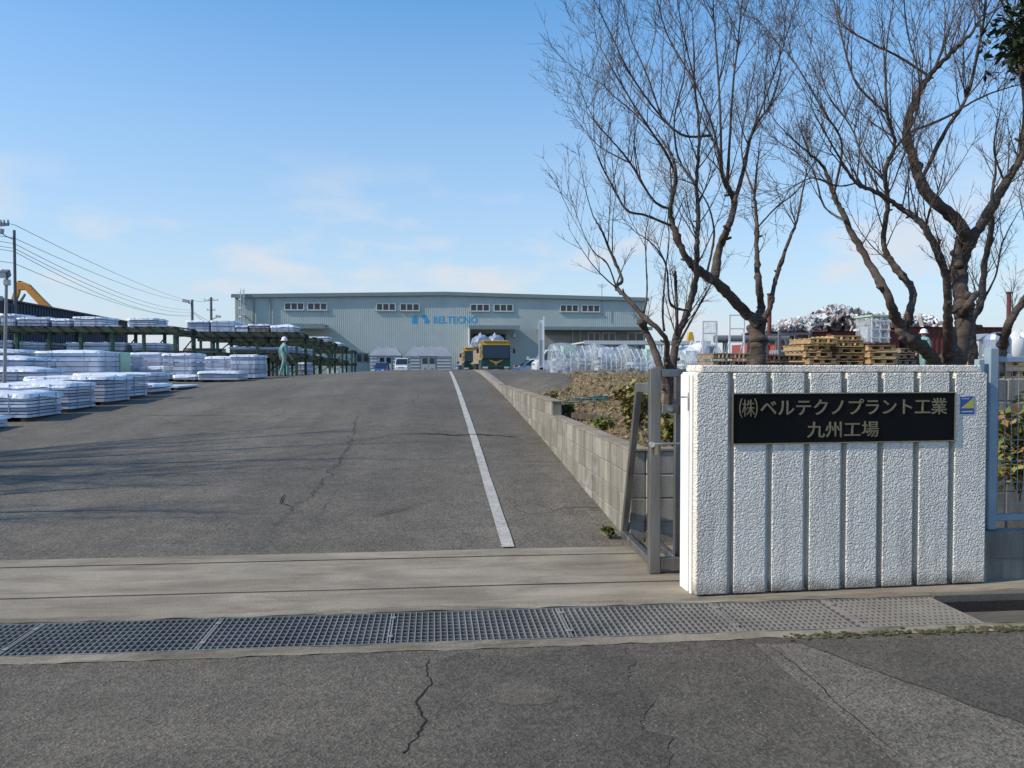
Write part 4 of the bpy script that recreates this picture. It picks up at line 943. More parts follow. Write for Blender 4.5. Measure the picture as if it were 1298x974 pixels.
# ================================================================ people
def person(loc, rz, H, label, stride=.16, arm=1):
    root = thing('person', loc, label, 'person', rz=rz); k = H/1.68   # faces +x
    J = {'pel': (0, 0, .93), 'waist': (.0, 0, 1.05), 'chest': (.02, 0, 1.26), 'shl': (.01, .0, 1.39), 'neck': (.015, 0, 1.46), 'head0': (.035, 0, 1.52), 'head1': (.04, 0, 1.60), 'head2': (.035, 0, 1.655)}
    rad = {'pel': (.17, .125), 'waist': (.165, .115), 'chest': (.185, .13), 'shl': (.125, .10), 'neck': (.062, .062), 'head0': (.075, .08), 'head1': (.085, .098), 'head2': (.06, .075)}
    E_ = [('pel', 'waist'), ('waist', 'chest'), ('chest', 'shl'), ('shl', 'neck'), ('neck', 'head0'), ('head0', 'head1'), ('head1', 'head2')]
    for s, n in ((1, 'l'), (-1, 'r')):
        st = stride*s
        J.update({n+'hip': (0, .095*s, .88), n+'kn': (.09*max(0, s) + st*.55 + .02, .10*s, .49), n+'an': (st - (.05 if s < 0 else 0), .105*s, .09), n+'to': (st + .13, .12*s, .045)})
        rad.update({n+'hip': (.105, .115), n+'kn': (.075, .08), n+'an': (.058, .062), n+'to': (.045, .035)})
        E_ += [('pel', n+'hip'), (n+'hip', n+'kn'), (n+'kn', n+'an'), (n+'an', n+'to')]
        sw_ = -st*.9*arm
        J.update({n+'sh': (.0, .185*s, 1.37), n+'el': (sw_*.4 - .03, .215*s, 1.10), n+'wr': (sw_*.7 + .06, .205*s, .885), n+'pa': (sw_ + .115, .21*s, .81)})
        rad.update({n+'sh': (.08, .08), n+'el': (.058, .058), n+'wr': (.04, .036), n+'pa': (.042, .026)})
        E_ += [('shl', n+'sh'), (n+'sh', n+'el'), (n+'el', n+'wr'), (n+'wr', n+'pa')]
        for q in range(4):
            a = n+'f%d' % q; J[a] = (sw_ + .105 + .022*q - .012, .205*s - .012*s*(q == 0), .765 - (.0, .012, .008, -.008)[q] + .01)
            b = n+'g%d' % q; J[b] = (sw_ + .118 + .022*q - .012, .188*s, .728 - (.0, .012, .008, -.008)[q])
            rad[a] = (.010, .010); rad[b] = (.008, .008); E_ += [(n+'pa', a), (a, b)]
        J[n+'t'] = (sw_ + .155, .185*s, .80); rad[n+'t'] = (.011, .011); E_.append((n+'wr', n+'t'))
    names = list(J); idx = {n: i for i, n in enumerate(names)}
    me = bpy.data.meshes.new('body'); me.from_pydata([tuple(c*k for c in J[n]) for n in names], [(idx[a], idx[b]) for a, b in E_], [])
    o = bpy.data.objects.new('body', me); COL.objects.link(o)
    sk = o.modifiers.new('s', 'SKIN'); sk.use_smooth_shade = True
    for n, sv in zip(names, me.skin_vertices[0].data): sv.radius = (rad[n][0]*k, rad[n][1]*k)
    me.skin_vertices[0].data[idx['pel']].use_root = True
    o.modifiers.new('d', 'SUBSURF').levels = 2; o.modifiers['d'].render_levels = 2
    dg = bpy.context.evaluated_depsgraph_get(); fin = bpy.data.meshes.new_from_object(o.evaluated_get(dg)); bpy.data.objects.remove(o)
    fin.materials.clear()
    for mm in (MT['teal'], MT['skin'], MT['boot']): fin.materials.append(mm)
    hz = [J['lwr'], J['rwr']]
    for p in fin.polygons:
        c = p.center / k
        if c.z > 1.475: p.material_index = 1
        elif c.z < .115: p.material_index = 2
        elif abs(c.y) > .15 and c.z < .875 and c.z > .6 and abs(c.y) > .165: p.material_index = 1
    b = bpy.data.objects.new('body', fin); COL.objects.link(b); b.parent = root
    hp = MB().lathe([(.172*k, 1.60*k), (.175*k, 1.61*k), (.128*k, 1.625*k), (.128*k, 1.66*k), (.115*k, 1.72*k), (.075*k, 1.765*k), (.02*k, 1.785*k)], 20, (.03*k, 0, 0)).build('helmet', MT['helmet'], root, smooth=True)
    MB().lathe([(.088*k, 1.545*k), (.098*k, 1.56*k), (.10*k, 1.60*k), (.09*k, 1.62*k)], 14, (.022*k, 0, 0)).build('hair', MT['hair'], root, smooth=True)
    fc = MB()
    for s in (-1, 1): fc.lathe([(.002, -.004), (.010, 0), (.002, .004)], 8, (.128*k, .032*s*k, 1.585*k), 'x')
    fc.build('eyes', MT['hair'], root)
    MB().prism([(.122*k, -.014*k, 1.545*k), (.122*k, .014*k, 1.545*k), (.125*k, 0, 1.585*k)], (.026*k, 0, -.008*k)).build('nose', MT['skin'], root, bevel=.004)
    MB().box(.118*k, .128*k, -.025*k, .025*k, 1.522*k, 1.528*k).build('mouth', MT['red'], root)
    e_m = MB()
    for s in (-1, 1): e_m.lathe([(.003, -.012), (.026*k, -.01), (.028*k, .01), (.003, .012)], 8, (.03*k, .096*s*k, 1.57*k), 'y')
    e_m.build('ears', MT['skin'], root)
    belt = MB().lathe([(.172*k, .985*k), (.178*k, .99*k), (.178*k, 1.02*k), (.172*k, 1.025*k)], 16, (0, 0, 0))
    return root
q = at(360, 477.5, 33.6); person((q.x, q.y, G(q.x, q.y)), R(35), 1.60, 'worker in teal overalls and white helmet walking by the green racks', .2)
q = at(1171, 470, 28); person((q.x, q.y, 1.14), R(200), 1.56, 'worker in white helmet half hidden behind the big tree', .05)
# ================================================================ left yard: green racks
ub = {k: unit_box(MT[k], .03) for k in ('sheet', 'sheet2', 'pack', 'film', 'wood', 'woodgrey', 'wooddark', 'strap', 'greenfilm')}
def rack(label, u0, u1, v0, v1, h1, h2, bays):
    g = min(G(u0, v0), G(u1, v0)); r = thing('storage_rack', ((u0+u1)/2, (v0+v1)/2, g), label, 'storage rack', 'green storage racks along the yard')
    post = None
    for k in range(bays+1):
        u = u0 + (u1-u0)*k/bays
        for v in (v0, v1):
            MB().box(u-.06, u+.06, v-.06, v+.06, G(u, v)-.05, g+h2-.003).build('post', MT['rack'], r, world=True, bevel=.008)
        for z in (g+h1, g+h2): MB().box(u-.04, u+.04, v0+.063, v1-.063, z-.16, z-.04).build('cross_beam', MT['rackdark'], r, world=True)
        if k < bays:
            a = u0 + (u1-u0)*(k+1)/bays
            MB().bar((u, v1+.065, g+.2), (a, v1+.065, g+h2-.3), .03, .05).build('brace', MT['rack'], r, world=True)
    for z in (g+h1, g+h2):
        for v in (v0, v1):
            MB().box(u0-.15, u1+.15, v-.115, v-.063, z-.20, z-.003).build('beam', MT['rackdark'], r, world=True, bevel=.006)
            MB().box(u0-.15, u1+.15, v+.063, v+.115, z-.20, z-.003).build('beam', MT['rackdark'], r, world=True, bevel=.006)
        n = int((u1-u0)/.5)
        for k in range(n+1):
            u = u0 + (u1-u0)*k/n
            MB().box(u-.05, u+.05, v0-.2, v1+.2, z, z+.05).build('bearer', MT['rackdark'], r, world=True)
    return g
H1, H2 = 1.08, 2.06
def rk(px, v, py=450): return on_v(px, py, v).x
gA = rack('nearest long green rack running off the left edge', rk(-60, 33.5), rk(222, 33.5), 33.5, 36.0, H1, H2, 7)
gB = rack('second green rack directly behind the walking worker', rk(225, 38), rk(376, 38), 38.0, 40.6, H1, H2, 3)
gC = rack('third green rack, just past the walking worker', -12.4, rk(398, 43.5), 43.5, 46.0, H1, H2, 3)
gD = rack('fourth green rack with a heap of white film on its end', -12.2, rk(418, 49), 49.0, 51.5, H1, H2, 3)
gE = rack('fifth green rack, second from the factory end', -12.0, rk(434, 55), 55.0, 57.5, H1, H2, 3)
gF = rack('last small green rack nearest the factory', -11.8, rk(446, 62), 62.0, 64.5, H1, H2, 3)

rgs = random.Random(21)
def cover(m, u0, u1, v0, v1, z, dome, seed, skirt=.12):
    n, k = 9, 7
    def f(a, b):
        e = min(1, 4*min(a, 1-a))*min(1, 4*min(b, 1-b)); dz = .5*dome*ss(0, 1, e)*(.55 + .45*mnoise.noise((a*3+seed, b*3, seed))) + .03*mnoise.noise((a*8, b*8, seed))
        edge = (a in (0, 1)) or (b in (0, 1))
        x = u0-.02 + (u1-u0+.04)*a; y = v0-.02 + (v1-v0+.04)*b
        return (x + (.015*mnoise.noise((y*4, seed, 0))), y + (.015*mnoise.noise((x*4, seed, 3))), z + (dz if not edge else -skirt*(.5 + .6*abs(mnoise.noise((x*2, y*2, seed))))))
    A = [0, .015] + [i/n for i in range(1, n)] + [.985, 1]; B = [0, .02] + [i/k for i in range(1, k)] + [.98, 1]
    m.grid(f, A, B)
def stack(name, u0, u1, v0, v1, z0, th, n, label, cat='panel stack', group='white panel stacks in the yard', dome=.10, mat='sheet', straps=2, base='wooddark', gap=.015, cov=True, jitter=.015, skids=True):
    r = thing(name, ((u0+u1)/2, (v0+v1)/2, z0), label, cat, group, rz=R(rgs.uniform(-2.2, 2.2)) if skids else 0); w, d = u1-u0, v1-v0
    zz = 0
    if skids:
        for k in range(3):
            inst('skid', ub[base], r, (-w/2 + .12 + (w-.24)*k/2, 0, 0), (.09, d*.98, .09))
        zz = .092
    t = th/n
    for i in range(n):
        inst('panel', ub[mat if (i+n) % 3 else 'sheet2'], r, (rgs.uniform(-jitter, jitter), rgs.uniform(-jitter, jitter), zz + i*t), (w*(1 - rgs.random()*.015), d*(1 - rgs.random()*.015), t-gap))
    if cov:
        m = MB(); cover(m, -w/2, w/2, -d/2, d/2, zz+th, dome, rgs.uniform(0, 50)); m.build('film_cover', MT['film'], r, smooth=True, fixn=False)
    for k in range(straps):
        x = -w/2 + w*(k+.5)/straps
        MB().box(x-.011, x+.011, -d/2-.014, -d/2-.006, zz, zz+th).build('strap', MT['strap'], r)
        y = -d/2 + d*(k+.5)/straps
        MB().box(w/2+.018, w/2+.026, y-.011, y+.011, zz, zz+th).build('strap', MT['strap'], r)
    return r
def gst(name, u0, u1, v0, v1, *a, **k): return stack(name, u0, u1, v0, v1, min(G(u0, v0), G(u1, v0), G(u0, v1), G(u1, v1)) - .01, *a, **k)
# near row, right edge along the drive
E0 = -7.52
gst('panel_stack', -8.9, E0, 13.3, 14.75, .20, 3, 'low panel stack at the left edge, nearest to the camera', dome=.05)
gst('panel_stack', -8.95, E0, 15.45, 16.85, .44, 7, 'nearest waist-high panel stack in the row by the drive', dome=.15)
gst('panel_stack', -9.05, E0+.03, 17.05, 18.35, .52, 8, 'second waist-high stack from the camera, with rumpled film top', dome=.17)
gst('panel_stack', -9.2, E0+.12, 18.75, 20.15, .57, 7, 'widest stack in the near row, with a smooth white top', dome=.07)
gst('panel_stack', -8.7, E0, 20.35, 21.6, .54, 7, 'narrow strapped stack at the far end of the near row', dome=.05)
gst('panel_stack', -9.0, E0+.05, 21.9, 23.4, .20, 2, 'flat low stack past the near row, two panels high', dome=.02, straps=0)
gst('panel_stack', -8.8, E0+.15, 23.8, 25.6, .07, 1, 'single panel lying flat beyond the near row', dome=.01, straps=0, cov=False)
# row behind it
gst('panel_stack', -14.6, -12.55, 19.6, 21.0, 1.10, 4, 'tall wrapped stack with a green band behind the lamp post', mat='pack', dome=.05, gap=.004)
gst('panel_stack', -14.2, -12.0, 24.6, 26.2, .85, 8, 'rumpled stack behind the second near stack', dome=.22)
gst('panel_stack', -12.9, -10.7, 22.6, 24.2, .58, 6, 'stack with torn billowing film right of the lamp post', dome=.20)
gst('panel_stack', -16.0, -13.2, 26.8, 28.6, 1.05, 8, 'stack under the left end of the nearest rack', dome=.16)
gst('panel_stack', -13.0, -11.0, 27.2, 29.0, 1.02, 6, 'shoulder-high wrapped block left of the pale green board', mat='pack', dome=.14)
gst('panel_stack', -11.3, -8.9, 26.0, 27.6, .34, 3, 'broad low slab pile in front of the shoulder-high block', dome=.05)
o = thing('green_board', (-11.15, 29.4, G(-11, 29.4)), 'pale green board standing between two wrapped stacks', 'board')
inst('panel', ub['greenfilm'], o, (0, 0, 0), (.34, .9, 1.05)); inst('edge_strip', ub['greenfilm'], o, (0, -.46, .3), (.34, .02, .2))
gst('panel_stack', rk(133, 30), rk(162, 30), 30.0, 31.6, .88, 5, 'five-layer panel stack right of the pale green board', dome=.06)
gst('panel_stack', rk(166, 29.5), rk(203, 29.5), 30.3, 31.8, .42, 3, 'low stack on rusty timber between two taller stacks', dome=.10, base='woodgrey')
gst('panel_stack', rk(166, 32), rk(203, 32), 32.0, 33.0, .95, 3, 'plain white stack behind the one on rusty timber', dome=.06, straps=0)
gst('panel_stack', rk(205.5, 29.5), rk(243, 29.5), 29.5, 31.3, .92, 6, 'tall strapped stack left of the worker, in front of the racks', dome=.09)
gst('panel_stack', rk(257, 31.5), rk(291, 31.5), 31.8, 33.4, .80, 4, 'strapped stack left of the one nearest the worker', dome=.10)
gst('panel_stack', rk(292.5, 30.6), rk(325, 30.6), 30.6, 32.4, .86, 5, 'strapped stack nearest to the walking worker', dome=.08)
gst('panel_stack', rk(244, 30.4), rk(273, 30.4), 31.0, 31.75, .30, 2, 'small low pile between two tall strapped stacks', dome=.08, straps=0)
gst('panel_stack', rk(220, 28.9), rk(249, 28.9), 28.9, 29.45, .16, 2, 'left slab of the low line lying before the strapped stacks', dome=.05, straps=0)
gst('panel_stack', rk(250, 28.6), rk(303, 28.6), 28.6, 30.0, .30, 3, 'right slab pile of the low line before the strapped stacks', dome=.06, straps=0)
gst('panel_stack', rk(378, 41.8), rk(390, 41.8), 41.7, 43.2, .62, 5, 'stack on the ground between the second and third racks', dome=.05)
# goods on the racks
def shelf(g, lev, v, pa, pb, th, n, label, d=1.7, dv=.25, **k):
    z = g + (H2 if lev else H1) + .052
    return stack('panel_bundle', rk(pa, v+dv, 420), rk(pb, v+dv, 420), v+dv, v+dv+d, z, th, n, label, 'panel bundle', 'panel bundles on the racks', **k)
S0 = dict(skids=False, straps=2)
shelf(gA, 1, 33.5, -40, -4, .45, 4, 'bundle on the near rack top, cut off by the left edge', dome=.03, **S0)
shelf(gA, 1, 33.5, 0, 19, .50, 3, 'grey white bundle behind the lamp post on the near rack top', dome=.03, **S0)
shelf(gA, 1, 33.5, 21.5, 61, .37, 3, 'long low bundle right of the lamp post on the near rack top', dome=.02, **S0)
shelf(gA, 1, 33.5, 65, 89, .31, 3, 'smallest bundle in the middle of the near rack top', dome=.02, **S0)
shelf(gA, 1, 33.5, 93, 130, .40, 4, 'four-layer bundle in front of the dark sloping shed wall', dome=.02, **S0)
shelf(gA, 1, 33.5, 133, 150, .06, 1, 'single sheet on the near rack top', dome=.01, cov=False, skids=False, straps=0)
shelf(gA, 1, 33.5, 162, 196, .36, 4, 'strapped bundle against the sky on the near rack top', dome=.02, **S0)
shelf(gA, 1, 33.5, 197, 212, .07, 1, 'thin sheet at the right end of the near rack top', dome=.01, cov=False, skids=False, straps=0)
shelf(gA, 0, 33.5, -30, 15, .40, 3, 'bundle on the near rack lower shelf at the left edge', dome=.03, **S0)
shelf(gA, 0, 33.5, 18, 58, .32, 3, 'low bundle on the near rack lower shelf right of the lamp post', dome=.02, **S0)
shelf(gA, 0, 33.5, 83, 157, .33, 2, 'longest bundle on the near rack lower shelf', dome=.02, mat='pack', **S0)
shelf(gA, 0, 33.5, 166, 208, .30, 3, 'cream topped bundle at the right of the near rack lower shelf', dome=.10, **S0)
shelf(gB, 1, 38, 236, 265, .52, 4, 'tilted dark edged bundle left on the second rack top', dome=.14, **S0)
shelf(gB, 1, 38, 267, 298, .52, 2, 'grey wrapped bundle with sloping shoulders on the second rack top', dome=.16, mat='pack', gap=.004, **S0)
shelf(gB, 1, 38, 299, 314, .30, 2, 'pale low bundle in the middle of the second rack top', dome=.02, **S0)
shelf(gB, 1, 38, 315, 341, .36, 4, 'timber and sheet pile on the second rack top', dome=.03, mat='woodgrey', **S0)
shelf(gB, 1, 38, 343, 373, .30, 3, 'bundle with crumpled white film above the worker', dome=.24, **S0)
shelf(gB, 0, 38, 232, 275, .22, 3, 'grey timber pile left on the second rack lower shelf', dome=.02, mat='woodgrey', cov=False, **S0)
shelf(gB, 0, 38, 290, 356, .26, 4, 'long timber and sheet pile on the second rack lower shelf', dome=.03, mat='woodgrey', **S0)
shelf(gB, 0, 38, 357, 373, .30, 3, 'white bundle behind the worker on the lower shelf', dome=.02, **S0)
shelf(gC, 1, 43.5, 372, 380, .20, 2, 'small bundle left on the third rack top', dome=.02, **S0)
shelf(gC, 0, 43.5, 378, 391, .34, 3, 'white bundle on the third rack lower shelf', dome=.02, **S0)
shelf(gD, 1, 49, 383, 416, .30, 3, 'white sheet bundle under the factory canopy line', dome=.03, **S0)
shelf(gD, 0, 49, 398, 410, .12, 1, 'white film heap on the fourth rack lower shelf', dome=.12, **S0)
shelf(gE, 1, 55, 417, 432, .20, 2, 'rumpled white bundle on the fifth rack top', dome=.22, **S0)
shelf(gE, 0, 55, 419, 430, .14, 2, 'brown timber on the fifth rack lower shelf', dome=.02, mat='woodgrey', cov=False, skids=False, straps=0)
q = on_v(421, 462, 53); o = thing('cream_box', (q.x, 53.6, G(q.x, 53.6)), 'cream box on the ground under the far racks', 'box')
inst('box', setmat(ub['wood'], MT['white_trim']), o, (0, 0, 0), (.7, .7, .5)); inst('lid', setmat(ub['wood'], MT['alum']), o, (0, 0, .502), (.74, .74, .05))

# ================================================================ lamp post, poles, wires
q = at(5, 492, 18.6)
lp = thing('lamp_post', (q.x, q.y, G(q.x, q.y)), 'thin grey floodlight post among the panel stacks at left', 'lamp post'); zt = at(8, 349, 18.6)
tp = zt - lp.location
MB().tube([(0, 0, -.05), (tp.x, 0, tp.z)], [.042, .034], 10).build('pole', MT['polelight'], lp)
hd = MB().obox((tp.x+.02, -.10, tp.z+.02), (.09, .02, 0), (-.02, .10, .04), (0, -.03, .075)).build('lamp_head', MT['pole'], lp, bevel=.015)
MB().obox((tp.x+.01, -.215, tp.z-.03), (.075, .015, 0), (-.001, .006, .002), (0, -.02, .06)).build('lens', MT['lamp'], hd)
MB().box(tp.x-.05, tp.x+.07, -.06, .06, tp.z-.24, tp.z-.10).build('junction_box', MT['lightsteel'], lp, bevel=.01)
def upole(px, pyt, D, r, label, arms, lamps):
    t = at(px, pyt, D); g = G(t.x, t.y); o = thing('utility_pole', (t.x, t.y, g), label, 'utility pole'); h = t.z - g
    MB().tube([(0, 0, -.1), (0, 0, h)], [r*1.25, r], 10).build('pole', MT['pole'], o)
    for z, w, y in arms:
        MB().bar((-w, y, h-z), (w, y, h-z), .09, .09).build('crossarm', MT['pole'], o)
        for s in (-.9, -.3, .3, .9): MB().lathe([(.03, 0), (.06, .05), (.05, .14), (.07, .18), (.03, .24)], 8, (w*s, y, h-z+.045)).build('insulator', MT['greywall'], o)
    for z, x, s in lamps:
        a = MB().tube([(0, -.05, h-z-.5), (x*.5, -.1, h-z-.3), (x, -.1, h-z)], r*.35, 6).build('lamp_arm', MT['pole'], o)
        MB().obox((x, -.2, h-z+s*.1), (s, 0, -s*.2), (0, s*.6, 0), (s*.1, 0, s*.5)).build('lamp_head', MT['greywall'], a, bevel=.03)
    return t
pA = upole(18, 292, 50, .085, 'nearest utility pole with floodlights behind the dark shed wall', [], [(.1, -.9, .32), (4.3, -1.0, .30)])
MB_ = MB()
pB = upole(243.5, 380, 128, .20, 'distant utility pole with one lamp left of the factory', [], [(.3, -.9, .5)])
pC = upole(267.5, 377, 135, .20, 'distant utility pole with crossarms nearest the factory', [(.5, 1.2, 0), (2.2, .7, 0)], [(3.3, 1.2, .4)])
pO = at(-560, 120, 26)
wr = thing('overhead_wires', (pA.x, pA.y, G(pA.x, pA.y)), 'sagging black overhead wires between the utility poles', 'wires')
def wire(a, b, sag, r=.018):
    n = 22; MB().tube([a.lerp(b, i/n) - Vector((0, 0, sag*4*(i/n)*(1-i/n))) for i in range(n+1)], r, 4).build('wire', MT['wire'], wr, world=True, fixn=False)
for y0, y1, sg in ((285, 383, .5), (302, 384, .7), (309, 393, 1.1), (315, 396, 1.2), (319, 399, 1.4), (334, 401, 1.0)):
    wire(at(18, y0, 50), at(243.5, y1, 128), sg)
    wire(at(18, y0, 50), at(-420, y0 - 150, 22), .5)
for y0, y1 in ((381, 381), (394, 408), (396, 412)): wire(at(243.5, y0, 128), at(267.5, y1, 135), .2, .03)
MB().bar(at(0, 286, 50), at(11, 285, 50), .12, .12).build('crossarm', MT['pole'], wr, world=True)
for px in (1, 5, 10): q = at(px, 285, 50); MB().lathe([(.04, 0), (.10, .08), (.06, .3)], 8, q).build('insulator', MT['greywall'], wr, world=True)

# ================================================================ dark shed wall and excavator behind the racks
a, b = at(-220, 345, 46), at(161, 408.5, 104)
a2 = a; hz_ = a.z
sh = thing('dark_shed', ((a.x+b.x)/2, (a.y+b.y)/2, .4), 'long dark navy steel shed wall behind the racks', 'shed')
zt0 = at(0, 379.5, 60).z
dirv = (b - a).xy.normalized(); nrm = Vector((-dirv.y, dirv.x)); nrm = nrm if nrm.x < 0 else -nrm
P0 = Vector((at(0, 400, 60).x, at(0, 400, 60).y)); D1 = 60*(463-379.5)/(463-408.5); e1 = at(161, 400, D1).xy; dv_ = (e1 - P0).normalized(); P00 = P0 - dv_*30
nrm = Vector((-dv_.y, dv_.x)); nrm = nrm if nrm.x < 0 else -nrm
Lw = (e1 - P00).length; k = 0
poly = [P00, e1, e1 + nrm*12, P00 + nrm*12]
MB().prism([(p.x, p.y, .0) for p in poly], (0, 0, zt0)).build('wall', MT['navy'], sh, world=True)
m = MB(); x = 0
while x < Lw:
    c = P00 + dv_*x - nrm*.02; m.obox((c.x, c.y, zt0/2), (dv_.x*.06, dv_.y*.06, 0), (nrm.x*.04, nrm.y*.04, 0), (0, 0, zt0/2 - .05)); x += .6
m.build('ribs', MT['navy'], sh, world=True, fixn=False)
c = (P00 + e1)/2
MB().obox((c.x - nrm.x*.03, c.y - nrm.y*.03, zt0+.05), (dv_.x*Lw/2, dv_.y*Lw/2, 0), (nrm.x*.15, nrm.y*.15, 0), (0, 0, .07)).build('capping', MT['navy'], sh, world=True)
# excavator: only its boom shows above the shed
DX = 92
ex = at(70, 430, DX); ex = thing('excavator', (ex.x, ex.y, .5), 'orange excavator boom rising above the dark shed wall', 'excavator')
def flat(px): return [at(x, y, DX) for x, y in px]
def slab(name, px, mat, th=.55, par=ex):
    P = flat(px); MB().prism([p - Vector((0, th/2, 0)) for p in P], (0, th, 0)).build(name, mat, par, world=True, bevel=.05)
slab('boom', [(22, 358), (31, 358), (38, 361), (52, 376), (80, 403), (100, 432), (92, 436), (68, 405), (45, 381), (33, 368), (24, 368)], MT['digger'])
slab('arm', [(22, 357), (27, 361), (25, 372), (18, 392), (12, 410), (8, 408), (12, 388), (18, 370)], MT['digger'], .45)
slab('hydraulic_ram', [(31, 372), (33, 374), (22, 392), (16, 400), (14, 398), (20, 389)], MT['pole'], .2)
slab('hydraulic_hose', [(19, 360), (24, 356), (30, 357), (24, 358), (20, 362)], MT['black'], .3)
q = at(96, 450, DX)
MB().box(q.x-1.6, q.x+2.6, q.y-1.3, q.y+1.3, 1.3, 2.4).build('house', MT['digger'], ex, world=True, bevel=.1)
MB().box(q.x-1.5, q.x-.1, q.y-1.25, q.y-.1, 2.41, 3.6).build('cab', MT['glassblue'], ex, world=True, bevel=.1)
for s in (-1, 1): MB().box(q.x-2.0, q.x+2.0, q.y+s*1.1-.3, q.y+s*1.1+.3, .45, 1.28).build('track', MT['black'], ex, world=True, bevel=.2)
MB().box(q.x-.9, q.x+.9, q.y-.75, q.y+.75, .6, 1.295).build('undercarriage', MT['black'], ex, world=True)
p = at(6, 420, DX); MB().prism([(p.x-.3, p.y-.5, p.z-1), (p.x+.5, p.y-.5, p.z-1.1), (p.x+.8, p.y-.5, p.z-.2), (p.x+.3, p.y-.5, p.z+.5)], (0, 1, 0)).build('bucket', MT['pole'], ex, world=True, bevel=.04)
# distant dry tree tops peeping over the shed
# ================================================================ right yard
def gz(u, v): return max(G(u, v), 1.0 if v < 22 and u > 2 else 0) if v > 20.5 else bed_z(u, v)
def wrapped(px0, px1, py0, D, label, seed, h=None, d=1.2, kind=0):
    a = at(px0, py0, D); b = at(px1, py0, D); g = G(a.x, a.y); u0, u1 = a.x, b.x; v = a.y
    ht = (a.z - g); r = thing('wrapped_bundle', ((u0+u1)/2, v + d/2, g), label, 'wrapped bundle', 'clear film wrapped bundles on skids'); w = u1-u0; rg_ = random.Random(seed)
    for k in range(3): inst('skid', ub['wooddark'], r, (-w/2 + .15 + (w-.3)*k/2, 0, 0), (.1, d, .13))
    n = 5; t = (ht*.62-.14)/n
    for i in range(n):
        if rg_.random() < .85: inst('panel', ub[('sheet', 'sheet2', 'pack', 'greenfilm')[rg_.choice((0, 0, 1, 2, 2, 3))]], r, (rg_.uniform(-.05, .05), rg_.uniform(-.05, .05), .135 + i*t), (w*rg_.uniform(.74, .93), d*rg_.uniform(.7, .9), t*.72))
    for k in range(6):
        x = -w/2 + .1 + (w-.2)*k/5
        MB().tube([(x, -d*.45, .13), (x, -d*.45, ht*.66), (x, 0, ht*.93), (x, d*.45, ht*.66), (x, d*.45, .13)], .022, 6).build('hoop', MT['alum'], r)
    inst('carton', ub['greenfilm' if seed % 2 else 'film'], r, (rg_.uniform(-.25, .25)*w, -.1, .14 + ht*.55), (.38, .5, ht*.25))
    m = MB(); nu, nv = 44, 24
    def f(a_, b_):
        ang = math.pi*b_
        x = -w/2 - .03 + (w+.06)*a_
        prof = .97 - .05*math.sin(a_*7 + seed)
        y = -math.cos(ang)*(d/2 + .05); z = .06 + (ht-.06)*min(1, math.sin(ang)**.55)*prof
        j = .07*mnoise.noise((x*1.6, y*2.5 + seed, z*2.5)) + .03*mnoise.noise((x*5, y*6, z*6 + seed))
        return (x + j*.5, y + j, z + j*.7)
    m.grid(f, [i/nu for i in range(nu+1)], [i/nv for i in range(nv+1)])
    for e in (0, 1):
        x = -w/2-.03 if e == 0 else w/2+.03
        ring = [f(e, i/nv) for i in range(nv+1)]; m.add(ring + [(x + (.04 if e else -.04), 0, ht*.45)], [(i, i+1, nv+1) for i in range(nv)])
    m.build('film_wrap', MT['clear'], r, smooth=True, fixn=False)
    return r
wl = [(702, 757, 434.5, 24.2, 'longest film wrapped bundle right of the white post'), (759, 800, 437, 23.4, 'film wrapped bundle with bunched film in the middle'),
      (802, 848, 439, 22.6, 'film wrapped bundle behind the leaning tree stems'), (866, 890, 441, 22.0, 'short film wrapped bundle right of the tree stems at the sign corner')]
for i, (a, b, y, D, lab) in enumerate(wl): wrapped(a, b, y, D, lab, i+3)
# rubble strip at the foot of the bundles
m = MB(); rg = random.Random(77)
for i in range(520):
    px = rg.uniform(690, 900); D = rg.uniform(20.2, 22.6) - (px-700)*.006; p = at(px, 470, D); s = rg.uniform(.03, .13)
    p.z = max(bed_z(p.x, p.y) if p.y < 20.5 else 0, G(p.x, p.y)) + s*.4
    a = Vector((rg.uniform(-1, 1), rg.uniform(-1, 1), rg.uniform(-.4, .4))).normalized(); b = a.orthogonal().normalized(); c = a.cross(b)
    m.obox(p, a*s, b*s*rg.uniform(.4, .9), c*s*rg.uniform(.3, .7))
tag(m.build('rubble', MT['rubble'], fixn=True), 'grey stone rubble along the top of the bank', 'rubble', kind='stuff')
for i, (px, w) in enumerate(((690, .26), (752, .30), (777, .22), (805, .2), (718, .2))):
    p = at(px, 476, 19.9); z = max(bed_z(p.x, p.y), G(p.x, p.y)); m = MB(); rr = random.Random(i)
    pr = [(.03, -.1)] + [(w*math.cos(t), .09*math.sin(t)) for t in (0, .35, .7, 1.05, 1.4)]
    m.lathe(pr, 11, (0, 0, 0)); m.v = [(x*(1 + .15*mnoise.noise((x*3, y*3, i))), y*.6, z_ + .03*mnoise.noise((x*6, y*6, i))) for x, y, z_ in m.v]
    o = m.build('flat_stone', MT['apron'], smooth=False); o.location = (p.x, p.y, z)
    tag(o, ['flat pale stone by the tarmac ramp', 'widest flat pale stone on top of the bank', 'flat stone between the widest stone and the shrub', 'flat stone behind the yellow shrub', 'small flat stone left of the widest one'][i], 'stone')

